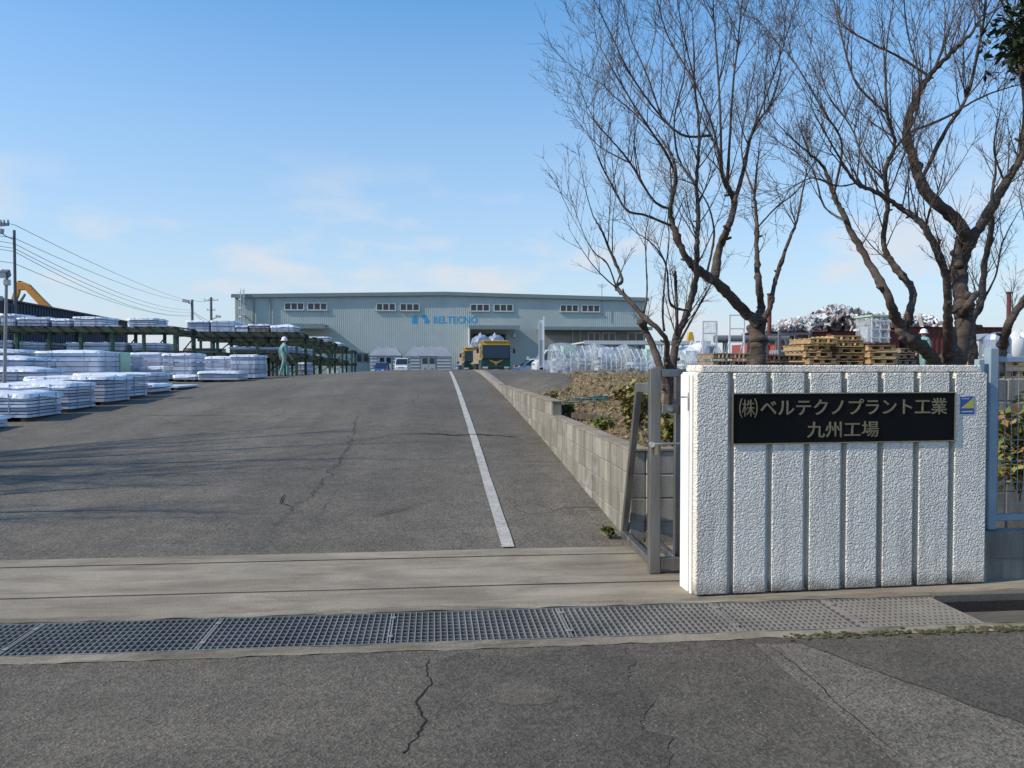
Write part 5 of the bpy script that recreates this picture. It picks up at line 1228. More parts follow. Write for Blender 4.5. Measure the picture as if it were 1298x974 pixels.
# white banner post
p = at(687, 470, 48); bp_ = thing('banner_post', (p.x, p.y, G(p.x, p.y)), 'tall white banner post right of the parked hatchback', 'post'); zt = at(687, 401, 48).z - G(p.x, p.y)
MB().box(.08, .14, -.04, .04, -.1, zt).build('post', MT['whitepaint'], bp_); MB().box(-.20, -.15, -.04, .04, -.1, zt*.9).build('post', MT['alum'], bp_)
MB().box(-.149, .079, -.01, .01, zt*.56, zt*.93).build('banner', MT['whitepaint'], bp_); MB().box(-.149, .079, -.012, .012, .3, zt*.55).build('panel', MT['greywall'], bp_)
p = at(675, 462, 76); o = thing('white_machine', (p.x, p.y, G(p.x, p.y)), 'white folded lifting machine next to the parked hatchback', 'machine')
MB().bar((-.45, 0, 1.25), (.35, 0, .15), .22, .3).build('arm', MT['whitepaint'], o, bevel=.03); MB().box(.2, 1.3, -.4, .4, .1, 1.0).build('body', MT['whitepaint'], o, bevel=.08)
MB().box(.35, 1.15, -.35, .35, 1.01, 1.45).build('hood', MT['alum'], o, bevel=.08); MB().box(-.55, -.3, -.1, .1, .9, 1.8).build('mast', MT['alum'], o, bevel=.03)
for x in (.4, 1.1): wheel(o, x, -.42, .16, .1)
p = at(657, 462, 80); o = thing('traffic_barrier', (p.x, p.y, G(p.x, p.y)), 'red and white barrier standing behind the parked hatchback', 'barrier')
MB().box(-.5, .5, -.03, .03, .75, .95).build('board', MT['red'], o); MB().box(-.5, .5, -.03, .03, .45, .62).build('board', MT['whitepaint'], o)
for s in (-.42, .42): MB().box(s-.03, s+.03, -.2, .2, 0, 1.0).build('leg', MT['alum'], o)

# low open canopy (pale roof edge) behind the bundles
V0 = 58; a = on_v(741, 433, V0); b = on_v(900, 435.5, V0)
cn = thing('open_canopy', ((a.x+b.x)/2, V0, G(a.x, V0)), 'long low canopy with a pale roof edge behind the wrapped bundles', 'canopy')
MB().box(a.x, b.x, V0, V0+6, a.z-.12, a.z).build('roof', MT['greywall'], cn, world=True)
MB().box(a.x-.05, b.x+.05, V0-.06, V0-.003, a.z-.22, a.z+.06).build('roof_edge', MT['alum'], cn, world=True)
for k in range(6):
    u = a.x + .2 + (b.x-a.x-.4)*k/5
    for v in (V0+.2, V0+5.8): MB().box(u-.06, u+.06, v-.06, v+.06, G(u, v)-.1, a.z-.123).build('post', MT['lightsteel'], cn, world=True)
for px, lab in ((752, 'left row of stacked red pipes under the open canopy'), (790, 'middle pipe stack under the open canopy'), (824, 'right pipe stack under the open canopy')):
    q = on_v(px, 455, V0+2); o = thing('pipe_stack', (q.x, V0+2, G(q.x, V0+2)), lab, 'pipe stack', 'pipe stacks under the canopy')
    for r_ in range(3):
        for c in range(3): MB().cyl((-1.1, c*.32-.3, .16+r_*.3), (1.1, c*.32-.3, .16+r_*.3), .145, 10).build('pipe', MT['lightsteel' if px != 790 else 'rust'], o)
q = on_v(875, 436, 64); o = thing('yellow_hopper', (q.x, 64, G(q.x, 64)), 'small yellow hopper above the canopy right of the tree stems', 'hopper')
zt = on_v(875, 421, 64).z - G(q.x, 64)
MB().prism([(-.16, -.16, zt), (.16, -.16, zt), (.26, -.2, zt-.5), (.26, -.2, zt-.9), (-.26, -.2, zt-.9), (-.26, -.2, zt-.5)], (0, .4, 0)).build('bin', MT['yellow'], o, bevel=.03)
for s in (-.2, .2): MB().box(s-.04, s+.04, -.15, .15, -.1, zt-.902).build('leg', MT['yellow'], o)

# white steel frames
def frame(px0, px1, pyt, D, label, film):
    a = at(px0, pyt, D); b = at(px1, pyt, D); g = G(a.x, a.y); o = thing('ladder_stand', ((a.x+b.x)/2, a.y, g), label, 'steel frame'); w = (b.x-a.x)/2; h = a.z - g
    for s in (-1, 1): MB().box(s*w-.025, s*w+.025, -.025, .025, -.05, h).build('upright', MT['whitepaint'], o)
    for k in range(5):
        z = .3 + (h-.32)*k/4
        MB().box(-w+.027, w-.027, -.02, .02, z-.02, z+.02).build('rung', MT['whitepaint'], o)
    for s in (-1, 1): MB().bar((s*w, 0, h*.6), (s*w, .9, 0), .04, .04).build('stay', MT['whitepaint'], o)
    if film: MB().grid(lambda x, z: (x, -.04 + .02*mnoise.noise((x*5, z*5, px0)), z), [-w + 2*w*i/8 for i in range(9)], [h*.35 + h*.63*i/10 for i in range(11)]).build('film', MT['clear'], o, smooth=True, fixn=False)
frame(891, 909, 407, 26, 'lower white steel frame with film, left of the round trunk', True)
frame(925, 944, 399, 26, 'taller white ladder-like steel frame beside the round trunk', False)
q0, q1 = at(905, 430, 40), at(1000, 430, 40)
o = thing('steel_tank', ((q0.x+q1.x)/2, q0.y, G(q0.x, q0.y)), 'long grey horizontal pipe raised behind the tree trunk', 'pipe')
MB().tube([q0 - o.location, q1 - o.location], .19, 14).build('pipe', MT['pole'], o)
for t in (.15, .5, .85): c = (q0.lerp(q1, t) - o.location); MB().box(c.x-.08, c.x+.08, c.y-.15, c.y+.15, -.1, c.z-.185).build('saddle', MT['pole'], o)

# pallets
pw = ub['wood']
def pallet_stack(px0, px1, pyt, D, label, mat='wood', seed=0, group='stacked pallets behind the sign wall'):
    rg_ = random.Random(seed); a = at(px0, pyt, D); b = at(px1, pyt, D); g = G(a.x, a.y); w = b.x - a.x; h = a.z - g
    o = thing('pallet_stack', ((a.x+b.x)/2, a.y+.5, g), label, 'pallets', group); n = max(1, int(h/.145 + .5)); t = h/n; me = ub[mat]
    for i in range(n):
        dx, dy = rg_.uniform(-.05, .05)*1.6, rg_.uniform(-.05, .05)
        for k in range(3): inst('bearer', me, o, (dx - w/2 + .06 + (w-.12)*k/2, dy, i*t), (.10, 1.0, t*.62))
        for k in range(5): inst('board', me, o, (dx, dy - .45 + .9*k/4, i*t + t*.63), (w, .12, t*.17))
        for k in range(2): inst('board', me, o, (dx, dy - .45 + .9*k, i*t + .001), (w*.99, .10, t*.16))
    return o
pallet_stack(1022, 1058, 427, 17, 'left light wooden pallet stack behind the sign wall', 'wood', 1)
pallet_stack(1059, 1097, 424, 17.3, 'right and taller light wooden pallet stack behind the sign wall', 'wood', 2)
pallet_stack(1100, 1138, 436, 17.2, 'pallet under the film wrapped crate', 'wood', 3)
pallet_stack(1139, 1165, 440, 18, 'dark pallets right of the wrapped crate', 'woodgrey', 4)
pallet_stack(903, 955, 446, 16, 'long dark brown pallets above the left of the sign wall', 'woodgrey', 5)
pallet_stack(972, 1020, 449, 16.5, 'dark old pallets between the trunk and the pale pallets', 'wooddark', 6)
pallet_stack(1276, 1320, 452, 11, 'pale timber offcuts beyond the blue fence', 'wood', 7)
a = at(1104, 399, 17.0); b = at(1132, 399, 17.0); zb_ = at(1104, 434.5, 17).z
o = thing('wrapped_crate', ((a.x+b.x)/2, a.y+.35, zb_), 'white film wrapped crate with a pale green top', 'crate'); w = b.x-a.x; h = a.z-zb_
inst('crate', setmat(ub['sheet'], MT['clear']), o, (0, 0, 0), (w*.92, .62, h*.93)); inst('packed_sheets', ub['sheet2'], o, (0, .05, .03), (w*.7, .3, h*.55)); inst('lid', ub['greenfilm'], o, (0, 0, h*.935), (w, .7, h*.065))
for k in range(3): inst('rib', setmat(ub['wood'], MT['alum']), o, (-w*.4 + w*.4*k, -.325, 0), (.03, .025, h*.93))
for k in range(3): inst('tie', setmat(ub['wood'], MT['alum']), o, (0, -.345, h*(.15+.3*k)), (w*.93, .012, .03))
# dark stand of steel frames
a = at(988, 420, 20); b = at(1029, 420, 20); g = G(a.x, a.y); o = thing('dark_steel_stand', ((a.x+b.x)/2, a.y, g), 'dark steel storage stand left of the pale pallets', 'stand'); w = (b.x-a.x)/2; h = a.z-g
for s in (-1, -.3, .35, 1):
    for y in (0, .8): MB().box(s*w-.03, s*w+.03, y-.03, y+.03, -.05, h*(1 if abs(s) > .5 else .9)).build('post', MT['pole'], o)
for z in (.35, .62, .98):
    for y in (0, .8): MB().box(-w, w, y-.05, y-.031, h*z-.06, h*z-.003).build('beam', MT['pole'], o)
for k in range(4): MB().cyl((-w*.9, .2+.15*k, h*.66), (w*.9, .2+.15*k, h*.66), .06, 8).build('tube', MT['lightsteel'], o)
# containers and rust-red sheds
def container(px0, px1, pyt, D, d, mat, label):
    a = at(px0, pyt, D); b = at(px1, pyt, D); g = G(a.x, a.y); o = thing('shipping_container', ((a.x+b.x)/2, a.y, g), label, 'container'); w = b.x-a.x; h = a.z-g
    MB().box(-w/2, w/2, 0, d, 0, h).build('body', mat, o)
    m = MB(); x = -w/2+.1
    while x < w/2-.1: m.box(x, x+.1, -.04, -.003, .15, h-.12); x += .25
    m.build('corrugation', mat, o, fixn=False)
    for x in (-w/2-.01, w/2+.01): MB().box(x-.06, x+.06, -.06, .06, 0, h+.02).build('corner_post', mat, o)
    MB().box(-w/2+.06, w/2-.06, -.06, -.003, h-.1, h+.02).build('top_rail', mat, o)
MT['redbox'] = M('faded_red_container', (.30, .075, .055), .6, var=.2, scale=1)
container(948, 985, 436.5, 44, 2.4, MT['redbox'], 'left faded red container behind the round trunk')
container(987, 1012, 438, 43, 2.4, MT['redbox'], 'right smaller red container behind the dark stand')
def shedr(px0, px1, pyt, D, d, label, mat):
    a = at(px0, pyt, D); b = at(px1, pyt, D); g = G(a.x, a.y); o = thing('rusty_shed', ((a.x+b.x)/2, a.y, g), label, 'shed'); w = b.x-a.x; h = a.z-g
    MB().box(-w/2, w/2, 0, d, 0, h).build('wall', mat, o)
    MB().prism([(-w/2-.3, -.3, h+.003), (-w/2-.3, d/2, h+.15), (-w/2-.3, d+.3, h+.003)], (w+.6, 0, 0)).build('roof', mat, o)
    m = MB(); x = -w/2+.1
    while x < w/2: m.box(x, x+.12, -.05, -.003, 0, h-.05); x += .5
    m.build('ribs', mat, o, fixn=False)
shedr(976, 1050, 420.5, 70, 6, 'left rust red shed in front of the scrap heap', MT['rust'])
shedr(1053, 1145, 420, 72, 6, 'middle rust red shed below the scrap heap peak', MT['rust'])
shedr(1148, 1290, 414.5, 74, 6, 'long right rust red shed behind the big tree', MT['rust'])
for px, y0, D, lab in ((975.5, 372, 66, 'rust red chimney post left of the scrap heap'), (1279, 370, 66, 'thin rust brown chimney post at the far right')):
    a = at(px, y0, D); g = G(a.x, a.y); o = thing('chimney_post', (a.x, a.y, g), lab, 'chimney')
    MB().tube([(0, 0, -.1), (0, 0, a.z-g)], .17, 10).build('pipe', MT['rust'], o); MB().lathe([(.17, 0), (.24, .02), (.24, .12), (.17, .14)], 10, (0, 0, a.z-g-.15)).build('collar', MT['rust'], o)
a = at(1241, 423, 45); b = at(1263, 423, 45); g = G(a.x, a.y); o = thing('grey_hut', ((a.x+b.x)/2, a.y, g), 'pale grey hut between the slim trunk and the fence', 'hut'); w = (b.x-a.x)/2; h = a.z-g
MB().box(-w, w, 0, 2, 0, h-.35).build('wall', MT['greywall'], o); MB().prism([(-w-.1, -.1, h-.347), (0, -.1, h), (w+.1, -.1, h-.347)], (0, 2.2, 0)).build('roof', MT['roofblue'], o)
MB().box(-w*.5, w*.1, -.04, -.003, .1, 1.6).build('door', MT['alum'], o)
# scrap heap
def scrap(px, py, D, n, hw, ht, label, seed):
    rg_ = random.Random(seed); m = MB()
    for i in range(n):
        t = rg_.uniform(-1, 1); top = (1 - abs(t)**1.5) * (.75 + .35*mnoise.noise((t*3 + seed, 0, 0)))
        p0 = at(px + t*hw, py, D); z = p0.z + top*ht*rg_.random()**.35; y = rg_.uniform(-3, 3)*(1 - (z-p0.z)/ht*.7)
        s = rg_.uniform(.12, .5); a = Vector((rg_.uniform(-1, 1), rg_.uniform(-1, 1), rg_.uniform(-1, 1))).normalized(); b = a.orthogonal().normalized(); c = a.cross(b)
        m.obox((p0.x, p0.y + y, z), a*s, b*s*rg_.uniform(.2, .8), c*s*rg_.uniform(.04, .4))
    k = 24
    m.add([tuple(at(px + (2*i/k-1)*hw, py + 12, D) + Vector((0, -.2, 0))) for i in range(k+1)] + [tuple(at(px + (2*i/k-1)*hw, py, D) + Vector((0, .3, ht*.5*(1 - abs(2*i/k-1)**1.5)))) for i in range(k+1)], [(i, i+1, k+2+i, k+1+i) for i in range(k)])
    tag(m.build('scrap_heap', MT['scrap'], fixn=False), label, 'scrap heap', kind='stuff')
scrap(1075, 425, 82, 3600, 118, 3.3, 'tall heap of silvery scrap metal above the rusty sheds', 4)
scrap(1165, 424, 84, 500, 30, 2.4, 'smaller scrap heap behind the big tree', 5)
MT['bag'] = M('white_bulk_bag', (.68, .69, .68), .7, var=.1, scale=2)
def bulk_bag(px, py, D, s, label, seed):
    p = at(px, py, D); o = thing('bulk_bag', (p.x, p.y, p.z - s*.5), label, 'bulk bag', 'white bulk bags at right')
    m = MB().lathe([(s*.42, 0), (s*.5, s*.2), (s*.52, s*.6), (s*.46, s*.9), (s*.25, s*1.02), (.06, s*1.1)], 14, (0, 0, 0)); m.v = [(x*(1+.12*mnoise.noise((x*2, z*2, seed))), y, z + .05*mnoise.noise((x*3, y*3, seed))) for x, y, z in m.v]
    m.build('bag', MT['bag'], o, smooth=True)
    for q in (0, 1.57, 3.14, 4.71): MB().tube([(s*.4*math.cos(q), s*.4*math.sin(q), s*.9), (s*.3*math.cos(q), s*.3*math.sin(q), s*1.2), (s*.2*math.cos(q+.6), s*.2*math.sin(q+.6), s*1.02)], .03, 5).build('loop', MT['bag'], o)
for i, (px, py, D, s, lab) in enumerate(((1283, 442, 40, 1.2, 'white bulk bag left of the pair by the right edge'), (1297, 440, 41, 1.3, 'white bulk bag cut off by the right edge'), (1286, 436, 46, 1.2, 'white bulk bag behind the others at right'), (885, 452, 38, 1.1, 'white bulk bag just above the sign wall corner'))): bulk_bag(px, py, D, s, lab, i)
q = at(872, 450, 46); car('white car seen between the tree stems and the sign wall', 'car', 'white_car', (q.x, q.y, G(q.x, q.y)), R(180), 4.0, 1.66, 1.5, MT['whitepaint'])
q = at(1264, 447, 32); o = thing('silver_tank', (q.x, q.y, G(q.x, q.y)), 'silver wrapped tank standing behind the right end of the sign wall', 'tank')
MB().lathe([(.5, 0), (.5, 1.3), (.4, 1.5), (.1, 1.6)], 16, (0, 0, 0)).build('shell', MT['tank'], o, smooth=False); MB().lathe([(.505, .6), (.53, .62), (.53, .68), (.505, .7)], 16, (0, 0, 0)).build('hoop', MT['alum'], o)

# ================================================================ bare cherry trees
def catmull(P, n=5):
    out = []
    for i in range(len(P)-1):
        p0, p1, p2, p3 = P[max(i-1, 0)], P[i], P[i+1], P[min(i+2, len(P)-1)]
        for k in range(n):
            t = k/n; out.append(.5*((2*p1) + (p2-p0)*t + (2*p0-5*p1+4*p2-p3)*t*t + (3*p1-p0-3*p2+p3)*t**3))
    out.append(P[-1]); return out
class Tree:
    def __init__(s, seed): s.r = random.Random(seed); s.limb = MB(); s.br = MB(); s.tw = MB(); s.seed = seed
    def rv(s): return Vector((s.r.gauss(0, 1), s.r.gauss(0, 1), s.r.gauss(0, 1))).normalized()
    def limbline(s, pts, r0, r1, cut=False):
        pts = catmull(pts, 9); n = len(pts); rad = []
        for i, p in enumerate(pts):
            t = i/(n-1); k = 1 + .16*mnoise.noise((p.x*6, p.y*6, p.z*6 + s.seed)) + (.3 if s.r.random() < .07 else 0)
            rad.append((r0*(1-t)**1 + r1*t)*k)
            if 0 < i < n-1: pts[i] = p + s.rv()*r0*.12
        s.limb.tube(pts, rad, 14 if r0 > .03 else 8, lump=.13 if r0 > .03 else .10)
        if r0 > .025:
            for _ in range(int(1 + n*.045)):     # pruning stubs and knots
                i = s.r.randint(3, n-3); tg = (pts[i+1]-pts[i-1]).normalized(); sd = s.rv(); sd = (sd - tg*sd.dot(tg)).normalized(); q = pts[i]; rr = rad[i]
                l_ = s.r.uniform(.4, 1.3)*min(rr, .05) + .012; kr = rr*s.r.uniform(.3, .5)
                s.limb.tube([q + sd*rr*.5, q + sd*(rr + l_*.5) + tg*l_*.3, q + sd*(rr + l_) + tg*l_*.6], [kr*1.4, kr*1.1, kr*.9], 7, lump=.2)
        return pts, rad
    def shoot(s, p, d, L, r, lev, bias=.55):
        n = 6 if lev == 1 else (4 if lev == 2 else 2); pts = [p]; q = p.copy(); d = d.normalized(); wob = .085 if lev == 1 else (.11 if lev == 2 else .2)
        for i in range(n):
            d = (d + s.rv()*wob + Vector((0, 0, bias*.16))).normalized(); q = q + d*L/n; pts.append(q.copy())
        rad = [max(.0014, r*(1 - .82*i/n)) for i in range(n+1)]
        (s.br if lev == 1 else s.tw).tube(pts, rad, 5 if lev == 1 else 3, caps=False)
        if lev == 3: return
        m = (int(3 + L*7) if lev == 1 else int(2 + L*9))
        for k in range(m):
            t = s.r.uniform(.12, 1.0); i = min(n-1, int(t*n)); b = pts[i].lerp(pts[i+1], t*n-i)
            tg = (pts[i+1]-pts[i]).normalized(); side = s.rv(); side = (side - tg*side.dot(tg)).normalized()
            nd = tg*s.r.uniform(.5, 1.0) + side*s.r.uniform(.5, .9) + Vector((0, 0, .15))
            if lev == 1: s.shoot(b, nd, L*s.r.uniform(.28, .6)*(1.1-.5*t), max(.0026, r*.42), 2)
            else: s.shoot(b, nd, s.r.uniform(.04, .17), .0021, 3)
    def dress(s, pts, rad, dens, lo, hi, t0=.25, r_l1=.0085, up=.75, tipn=1):
        L = sum((b-a).length for a, b in zip(pts, pts[1:])); n = len(pts)
        for k in range(int(L*dens)):
            t = s.r.uniform(t0, 1)**.85; i = min(n-2, int(t*(n-1))); p = pts[i]; tg = (pts[i+1]-pts[i]).normalized()
            side = s.rv(); side = (side - tg*side.dot(tg)).normalized()
            s.shoot(p, tg*s.r.uniform(.4, .9) + side*s.r.uniform(.6, 1.0) + Vector((0, 0, up)), s.r.uniform(lo, hi), min(rad[i]*.6, r_l1), 1)
        for k in range(tipn):
            tg = (pts[-1]-pts[-2]).normalized(); s.shoot(pts[-1], tg + s.rv()*.3, hi*s.r.uniform(.8, 1.1), rad[-1], 1)
    def finish(s, name, loc, label, group='bare trees behind the gate'):
        o = thing(name, loc, label, 'tree', group)
        s.limb.build('trunk', MT['bark'], o, world=True, smooth=True, fixn=False)
        if s.br.f: tag(s.br.build('branches', MT['bark'], o, world=True, smooth=True, fixn=False), kind='stuff')
        if s.tw.f: tag(s.tw.build('twigs', MT['twig'], o, world=True, fixn=False), kind='stuff')
        return o
def P3(px, D0, D1, rnd=None, wig=.25):
    n = len(px); out = []; w = 0
    for i, (x, y) in enumerate(px):
        t = i/(n-1)
        if rnd: w += rnd.uniform(-wig, wig) if i else 0
        out.append(at(x, y, D0 + (D1-D0)*t + w))
    return out
def build_tree(name, seed, base_px, D, limbs, label, dens=4.5):
    T = Tree(seed); b = at(*base_px, D); 
    for (px, D0, D1, r0, r1, mode) in limbs:
        pts, rad = T.limbline(P3(px, D0, D1, T.r), r0*.74, r1*.72)
        if mode == 0: T.dress(pts, rad, dens, .35, 1.05)
        elif mode == 1: T.dress(pts, rad, dens*1.15, .3, .8, .05)
        elif mode == 2: T.dress(pts, rad, dens*.35, .3, .8, .5, tipn=1)
        elif mode == 3: T.dress(pts, rad, dens*.5, .15, .4, .6, tipn=0)
    return T.finish(name, (b.x, b.y, b.z), label)
build_tree('cherry_tree', 11, (852, 548), 8.4, [
    ([(846, 545), (846, 500), (838, 470), (821, 424), (811, 407)], 8.4, 8.2, .060, .045, 3),
    ([(849, 545), (847, 480), (845, 458), (843, 428), (813, 399), (794, 377), (781, 364), (788, 354), (774, 320), (764, 295), (752, 275)], 8.35, 7.6, .050, .009, 2),
    ([(781, 364), (770, 335), (755, 322), (745, 308)], 7.7, 7.3, .012, .005, 2),
    ([(853, 548), (851, 500), (853, 468), (858, 428), (872, 394), (882, 355), (883, 315), (885, 276), (883, 231), (886, 187), (884, 140)], 8.4, 8.2, .070, .016, 0),
    ([(858, 425), (858, 404), (857, 370), (856, 345)], 8.35, 8.2, .028, .020, 3),
    ([(858, 440), (866, 425), (885, 390), (902, 360)], 8.35, 8.7, .022, .010, 3),
    ([(842, 420), (840, 394), (843, 350), (848, 305), (846, 280)], 8.3, 8.1, .020, .006, 2),
    ([(815, 400), (820, 375), (819, 330), (818, 300), (824, 270)], 8.0, 8.2, .015, .005, 2),
    ([(872, 394), (850, 385), (845, 340), (832, 315), (815, 300)], 8.3, 7.9, .018, .006, 2),
], 'slender multi-stemmed bare tree directly behind the steel gate frame', 5.5)
build_tree('cherry_tree', 12, (962, 470), 9.4, [
    ([(961, 478), (961, 450), (960, 425), (962, 405)], 9.4, 9.4, .128, .118, 9),
    ([(962, 412), (941, 392), (912, 362), (895, 350), (872, 330), (858, 300), (850, 271), (857, 222), (850, 195)], 9.4, 8.7, .095, .020, 2),
    ([(905, 356), (912, 315), (922, 291), (931, 256), (917, 227), (912, 197), (900, 170)], 9.25, 9.0, .075, .018, 2),
    ([(931, 256), (941, 222), (954, 167), (976, 133), (990, 90)], 9.1, 9.5, .038, .010, 0),
    ([(962, 408), (965, 389), (961, 355), (959, 320), (959, 276), (956, 246)], 9.4, 9.6, .070, .020, 2),
    ([(964, 410), (976, 389), (983, 355), (1000, 305), (1010, 280), (1020, 230)], 9.4, 10.0, .052, .012, 2),
    ([(850, 286), (818, 273), (794, 266), (774, 232), (760, 205), (755, 190)], 8.7, 8.1, .022, .006, 0),
    ([(849, 265), (828, 254), (799, 207), (775, 178), (758, 160)], 8.7, 8.2, .022, .006, 0),
    ([(857, 222), (843, 192), (823, 163), (794, 118), (772, 80), (758, 55)], 8.7, 8.3, .022, .006, 0),
    ([(900, 172), (867, 172), (838, 148), (799, 94), (775, 45), (758, 10)], 9.0, 8.5, .022, .006, 0),
    ([(912, 205), (904, 163), (882, 108), (848, 49), (833, 0), (825, -40)], 9.0, 9.0, .020, .006, 0),
    ([(915, 220), (912, 123), (907, 49), (904, 0), (908, -50)], 9.0, 9.4, .022, .006, 0),
    ([(922, 230), (929, 113), (936, 49), (941, 0), (950, -50)], 9.1, 9.7, .022, .006, 0),
    ([(954, 167), (976, 108), (996, 49), (1012, -10)], 9.4, 9.8, .018, .006, 0),
    ([(883, 235), (860, 200), (855, 150), (868, 90), (862, 30)], 8.4, 8.4, .018, .006, 0),
    ([(959, 290), (985, 262), (1012, 240), (1040, 190)], 9.5, 9.3, .016, .006, 0),
    ([(895, 350), (905, 300), (898, 262), (880, 235), (862, 228)], 9.2, 9.4, .020, .007, 0),
    ([(957, 250), (940, 190), (950, 120), (962, 60)], 9.6, 10.2, .016, .006, 0),
    ([(823, 163), (800, 140), (778, 122), (765, 108)], 8.5, 8.6, .012, .005, 0),
    ([(838, 148), (820, 95), (800, 50), (790, 10)], 8.7, 9.2, .014, .005, 0),
    ([(882, 108), (870, 60), (860, 10), (855, -30)], 9.0, 8.6, .013, .005, 0),
    ([(799, 207), (775, 195), (760, 186), (750, 176)], 8.4, 8.5, .011, .005, 0),
], 'bare cherry tree with one thick round trunk above the left of the sign', 6.0)
build_tree('cherry_tree', 13, (1195, 470), 8.8, [
    ([(1205, 480), (1212, 454), (1221, 410), (1219, 381), (1216, 338), (1231, 299)], 8.8, 8.8, .150, .100, 9),
    ([(1190, 470), (1173, 444), (1150, 428), (1138, 410), (1125, 376), (1101, 333), (1072, 280), (1057, 246), (1043, 212), (1020, 190)], 8.7, 8.3, .095, .014, 2),
    ([(1145, 424), (1152, 400), (1156, 367), (1134, 338), (1120, 309), (1125, 261), (1122, 217), (1134, 183), (1125, 145), (1122, 87)], 8.6, 8.4, .062, .014, 0),
    ([(1200, 460), (1202, 434), (1201, 390), (1198, 347), (1173, 290), (1144, 265), (1115, 246), (1086, 232), (1070, 210)], 8.75, 8.0, .070, .014, 0),
    ([(1228, 305), (1212, 280), (1173, 241), (1159, 203), (1149, 169), (1159, 130), (1178, 97), (1205, 68), (1231, 43), (1245, 20)], 8.8, 9.2, .095, .014, 0),
    ([(1226, 312), (1250, 275), (1274, 232), (1296, 193), (1299, 120), (1290, 60), (1280, 10)], 8.8, 8.9, .085, .015, 0),
    ([(1168, 228), (1197, 169), (1226, 121), (1243, 48), (1250, 0), (1252, -60)], 8.95, 9.5, .036, .010, 0),
    ([(1216, 338), (1214, 318), (1217, 300)], 8.75, 8.7, .062, .050, 9),
    ([(1219, 400), (1228, 385), (1238, 372)], 8.75, 8.7, .055, .048, 9),
    ([(1178, 97), (1139, 72), (1101, 53), (1067, 29), (1060, -10)], 9.1, 8.7, .024, .006, 0),
    ([(1057, 246), (1067, 183), (1043, 140), (1009, 82), (990, 60)], 8.3, 8.1, .018, .006, 0),
    ([(1125, 145), (1086, 106), (1067, 48), (1057, 0), (1050, -40)], 8.4, 8.6, .020, .006, 0),
    ([(1149, 169), (1197, 150), (1241, 125), (1279, 111), (1310, 105)], 9.0, 8.4, .022, .006, 0),
    ([(1180, 97), (1195, 60), (1207, 24), (1215, -30)], 9.1, 9.6, .018, .006, 0),
    ([(1072, 280), (1045, 262), (1030, 215), (1005, 190)], 8.3, 8.5, .018, .006, 0),
    ([(1123, 230), (1095, 200), (1078, 160), (1050, 120), (1035, 70)], 8.4, 8.7, .018, .006, 0),
    ([(1134, 190), (1160, 150), (1165, 100), (1150, 40), (1145, -20)], 8.4, 8.2, .018, .006, 0),
    ([(1274, 232), (1260, 190), (1268, 140)], 8.9, 8.5, .018, .006, 0),
    ([(1086, 232), (1062, 236), (1030, 226), (1000, 240)], 8.0, 7.8, .012, .005, 0),
    ([(1173, 290), (1180, 262), (1190, 240), (1198, 200)], 8.4, 8.0, .018, .006, 0),
], 'largest bare cherry tree with many limbs spreading from one dark base', 6.0)
build_tree('cherry_tree', 14, (1233, 470), 10.2, [
    ([(1234, 480), (1233, 454), (1231, 410), (1243, 386), (1248, 338), (1257, 290), (1256, 262), (1262, 220)], 10.2, 10.4, .095, .022, 0),
    ([(1243, 386), (1262, 350), (1270, 310), (1290, 270)], 10.3, 10.0, .022, .007, 0),
], 'slim straight bare tree just right of the largest one', 4.0)
build_tree('cherry_tree', 15, (1268, 465), 9.6, [
    ([(1266, 475), (1270, 444), (1279, 410), (1298, 381), (1325, 350), (1345, 300), (1350, 240)], 9.6, 9.6, .085, .030, 0),
    ([(1298, 381), (1310, 330), (1300, 280), (1305, 220)], 9.6, 9.9, .030, .008, 0),
], 'leaning bare trunk cut off by the right edge', 4.0)
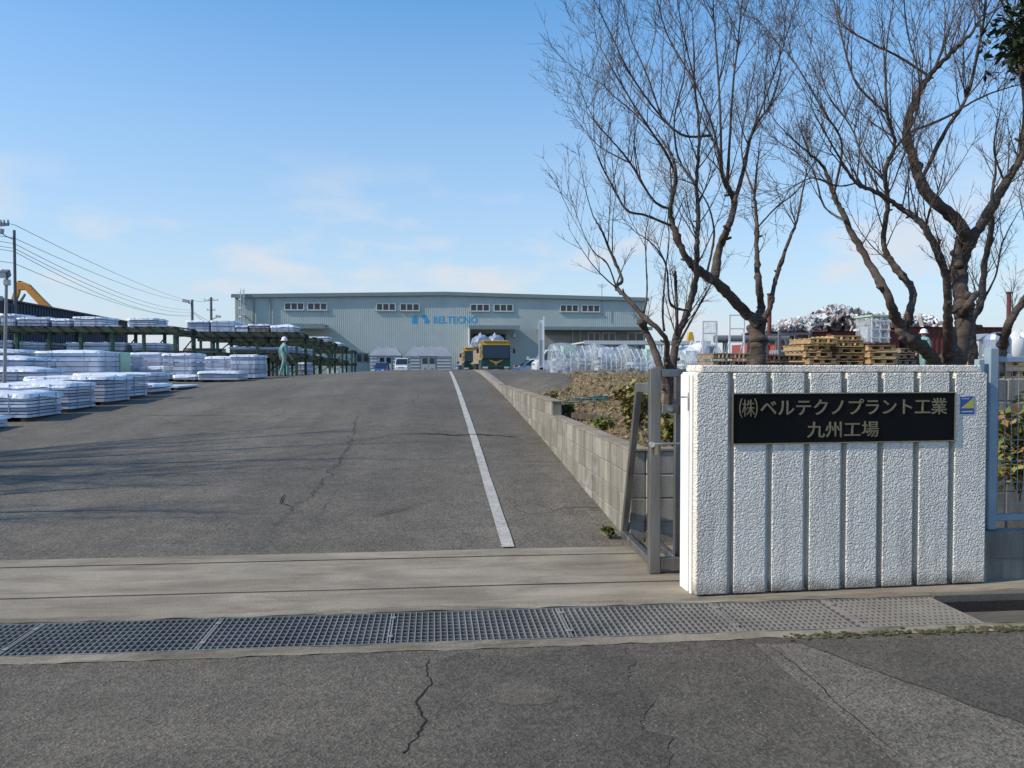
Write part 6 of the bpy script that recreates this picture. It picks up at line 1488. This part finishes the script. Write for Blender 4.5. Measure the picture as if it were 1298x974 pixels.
# evergreen whose branches hang into the top right corner
T = Tree(31); b = at(1420, 480, 8.2); b.z = .9
pts, rad = T.limbline([b, b + Vector((.05, 0, 1.6)), b + Vector((-.05, .1, 3.2)), b + Vector((.05, 0, 4.8))], .13, .05)
lf = MB(); rg = random.Random(8); ebr = []
tips = [(1285, 30), (1278, 62), (1290, 85), (1296, 50), (1300, 10), (1310, 70), (1340, 20), (1360, 60), (1320, -20), (1380, -40), (1420, -80), (1330, 100), (1400, 40), (1450, 0), (1470, 60)]
for (x, y) in tips:
    tip = at(x, y, 8.2 + rg.uniform(-.5, .5)); s0 = pts[min(len(pts)-1, int(len(pts)*.75 + rg.random()*4))]
    mid = s0.lerp(tip, .55) + Vector((0, 0, .18)); ebr.append(MB().tube(catmull([s0, mid, tip], 5), [.03*(1-i/11)+.005 for i in range(11)], 5))
    for k in range(420):
        t = rg.uniform(.5, 1.0); q = mid.lerp(tip, (t-.5)*2) + Vector((rg.gauss(0, .12), rg.gauss(0, .12), rg.gauss(0, .07) - .04)); leaf(lf, q, rg.uniform(.03, .06), rg, 2.2, .7)
o = T.finish('evergreen_tree', b, 'dark evergreen branches hanging into the top right corner', None)
lf.build('foliage', MT['evergreen'], o, world=True, fixn=False)
for b_ in ebr: b_.build('branch', MT['bark'], o, world=True, smooth=True, fixn=False)
# roadside trees left of the picture whose bare crowns shade the drive
def grown(name, seed, base, h, label):
    T = Tree(seed); b = Vector(base); r = T.r
    pts, rad = T.limbline([b - Vector((0, 0, .1)), b + Vector((.1, 0, h*.2)), b + Vector((0, .1, h*.36))], .16, .12)
    for k in range(9):
        a = k*.7 + r.random()*.5; d = Vector((math.cos(a), math.sin(a), 0)); s = pts[-1 - r.randint(0, 4)]
        p2, r2 = T.limbline([s, s + d*h*.10 + Vector((0, 0, h*.16)), s + d*h*.2 + Vector((0, 0, h*.34)), s + d*h*r.uniform(.22, .34) + Vector((0, 0, h*r.uniform(.5, .62)))], .075, .014)
        T.dress(p2, r2, 5, .5, 1.2, .2)
    return T.finish(name, b, label, 'roadside trees left of the gateway')
grown('roadside_tree', 41, (-10.2, 9.9, .2), 6.2, 'bare tree left of the picture whose shadow streaks the upper drive')
grown('roadside_tree', 42, (-9.3, 7.6, .05), 4.6, 'bare tree left of the picture whose shadow streaks the lower drive')
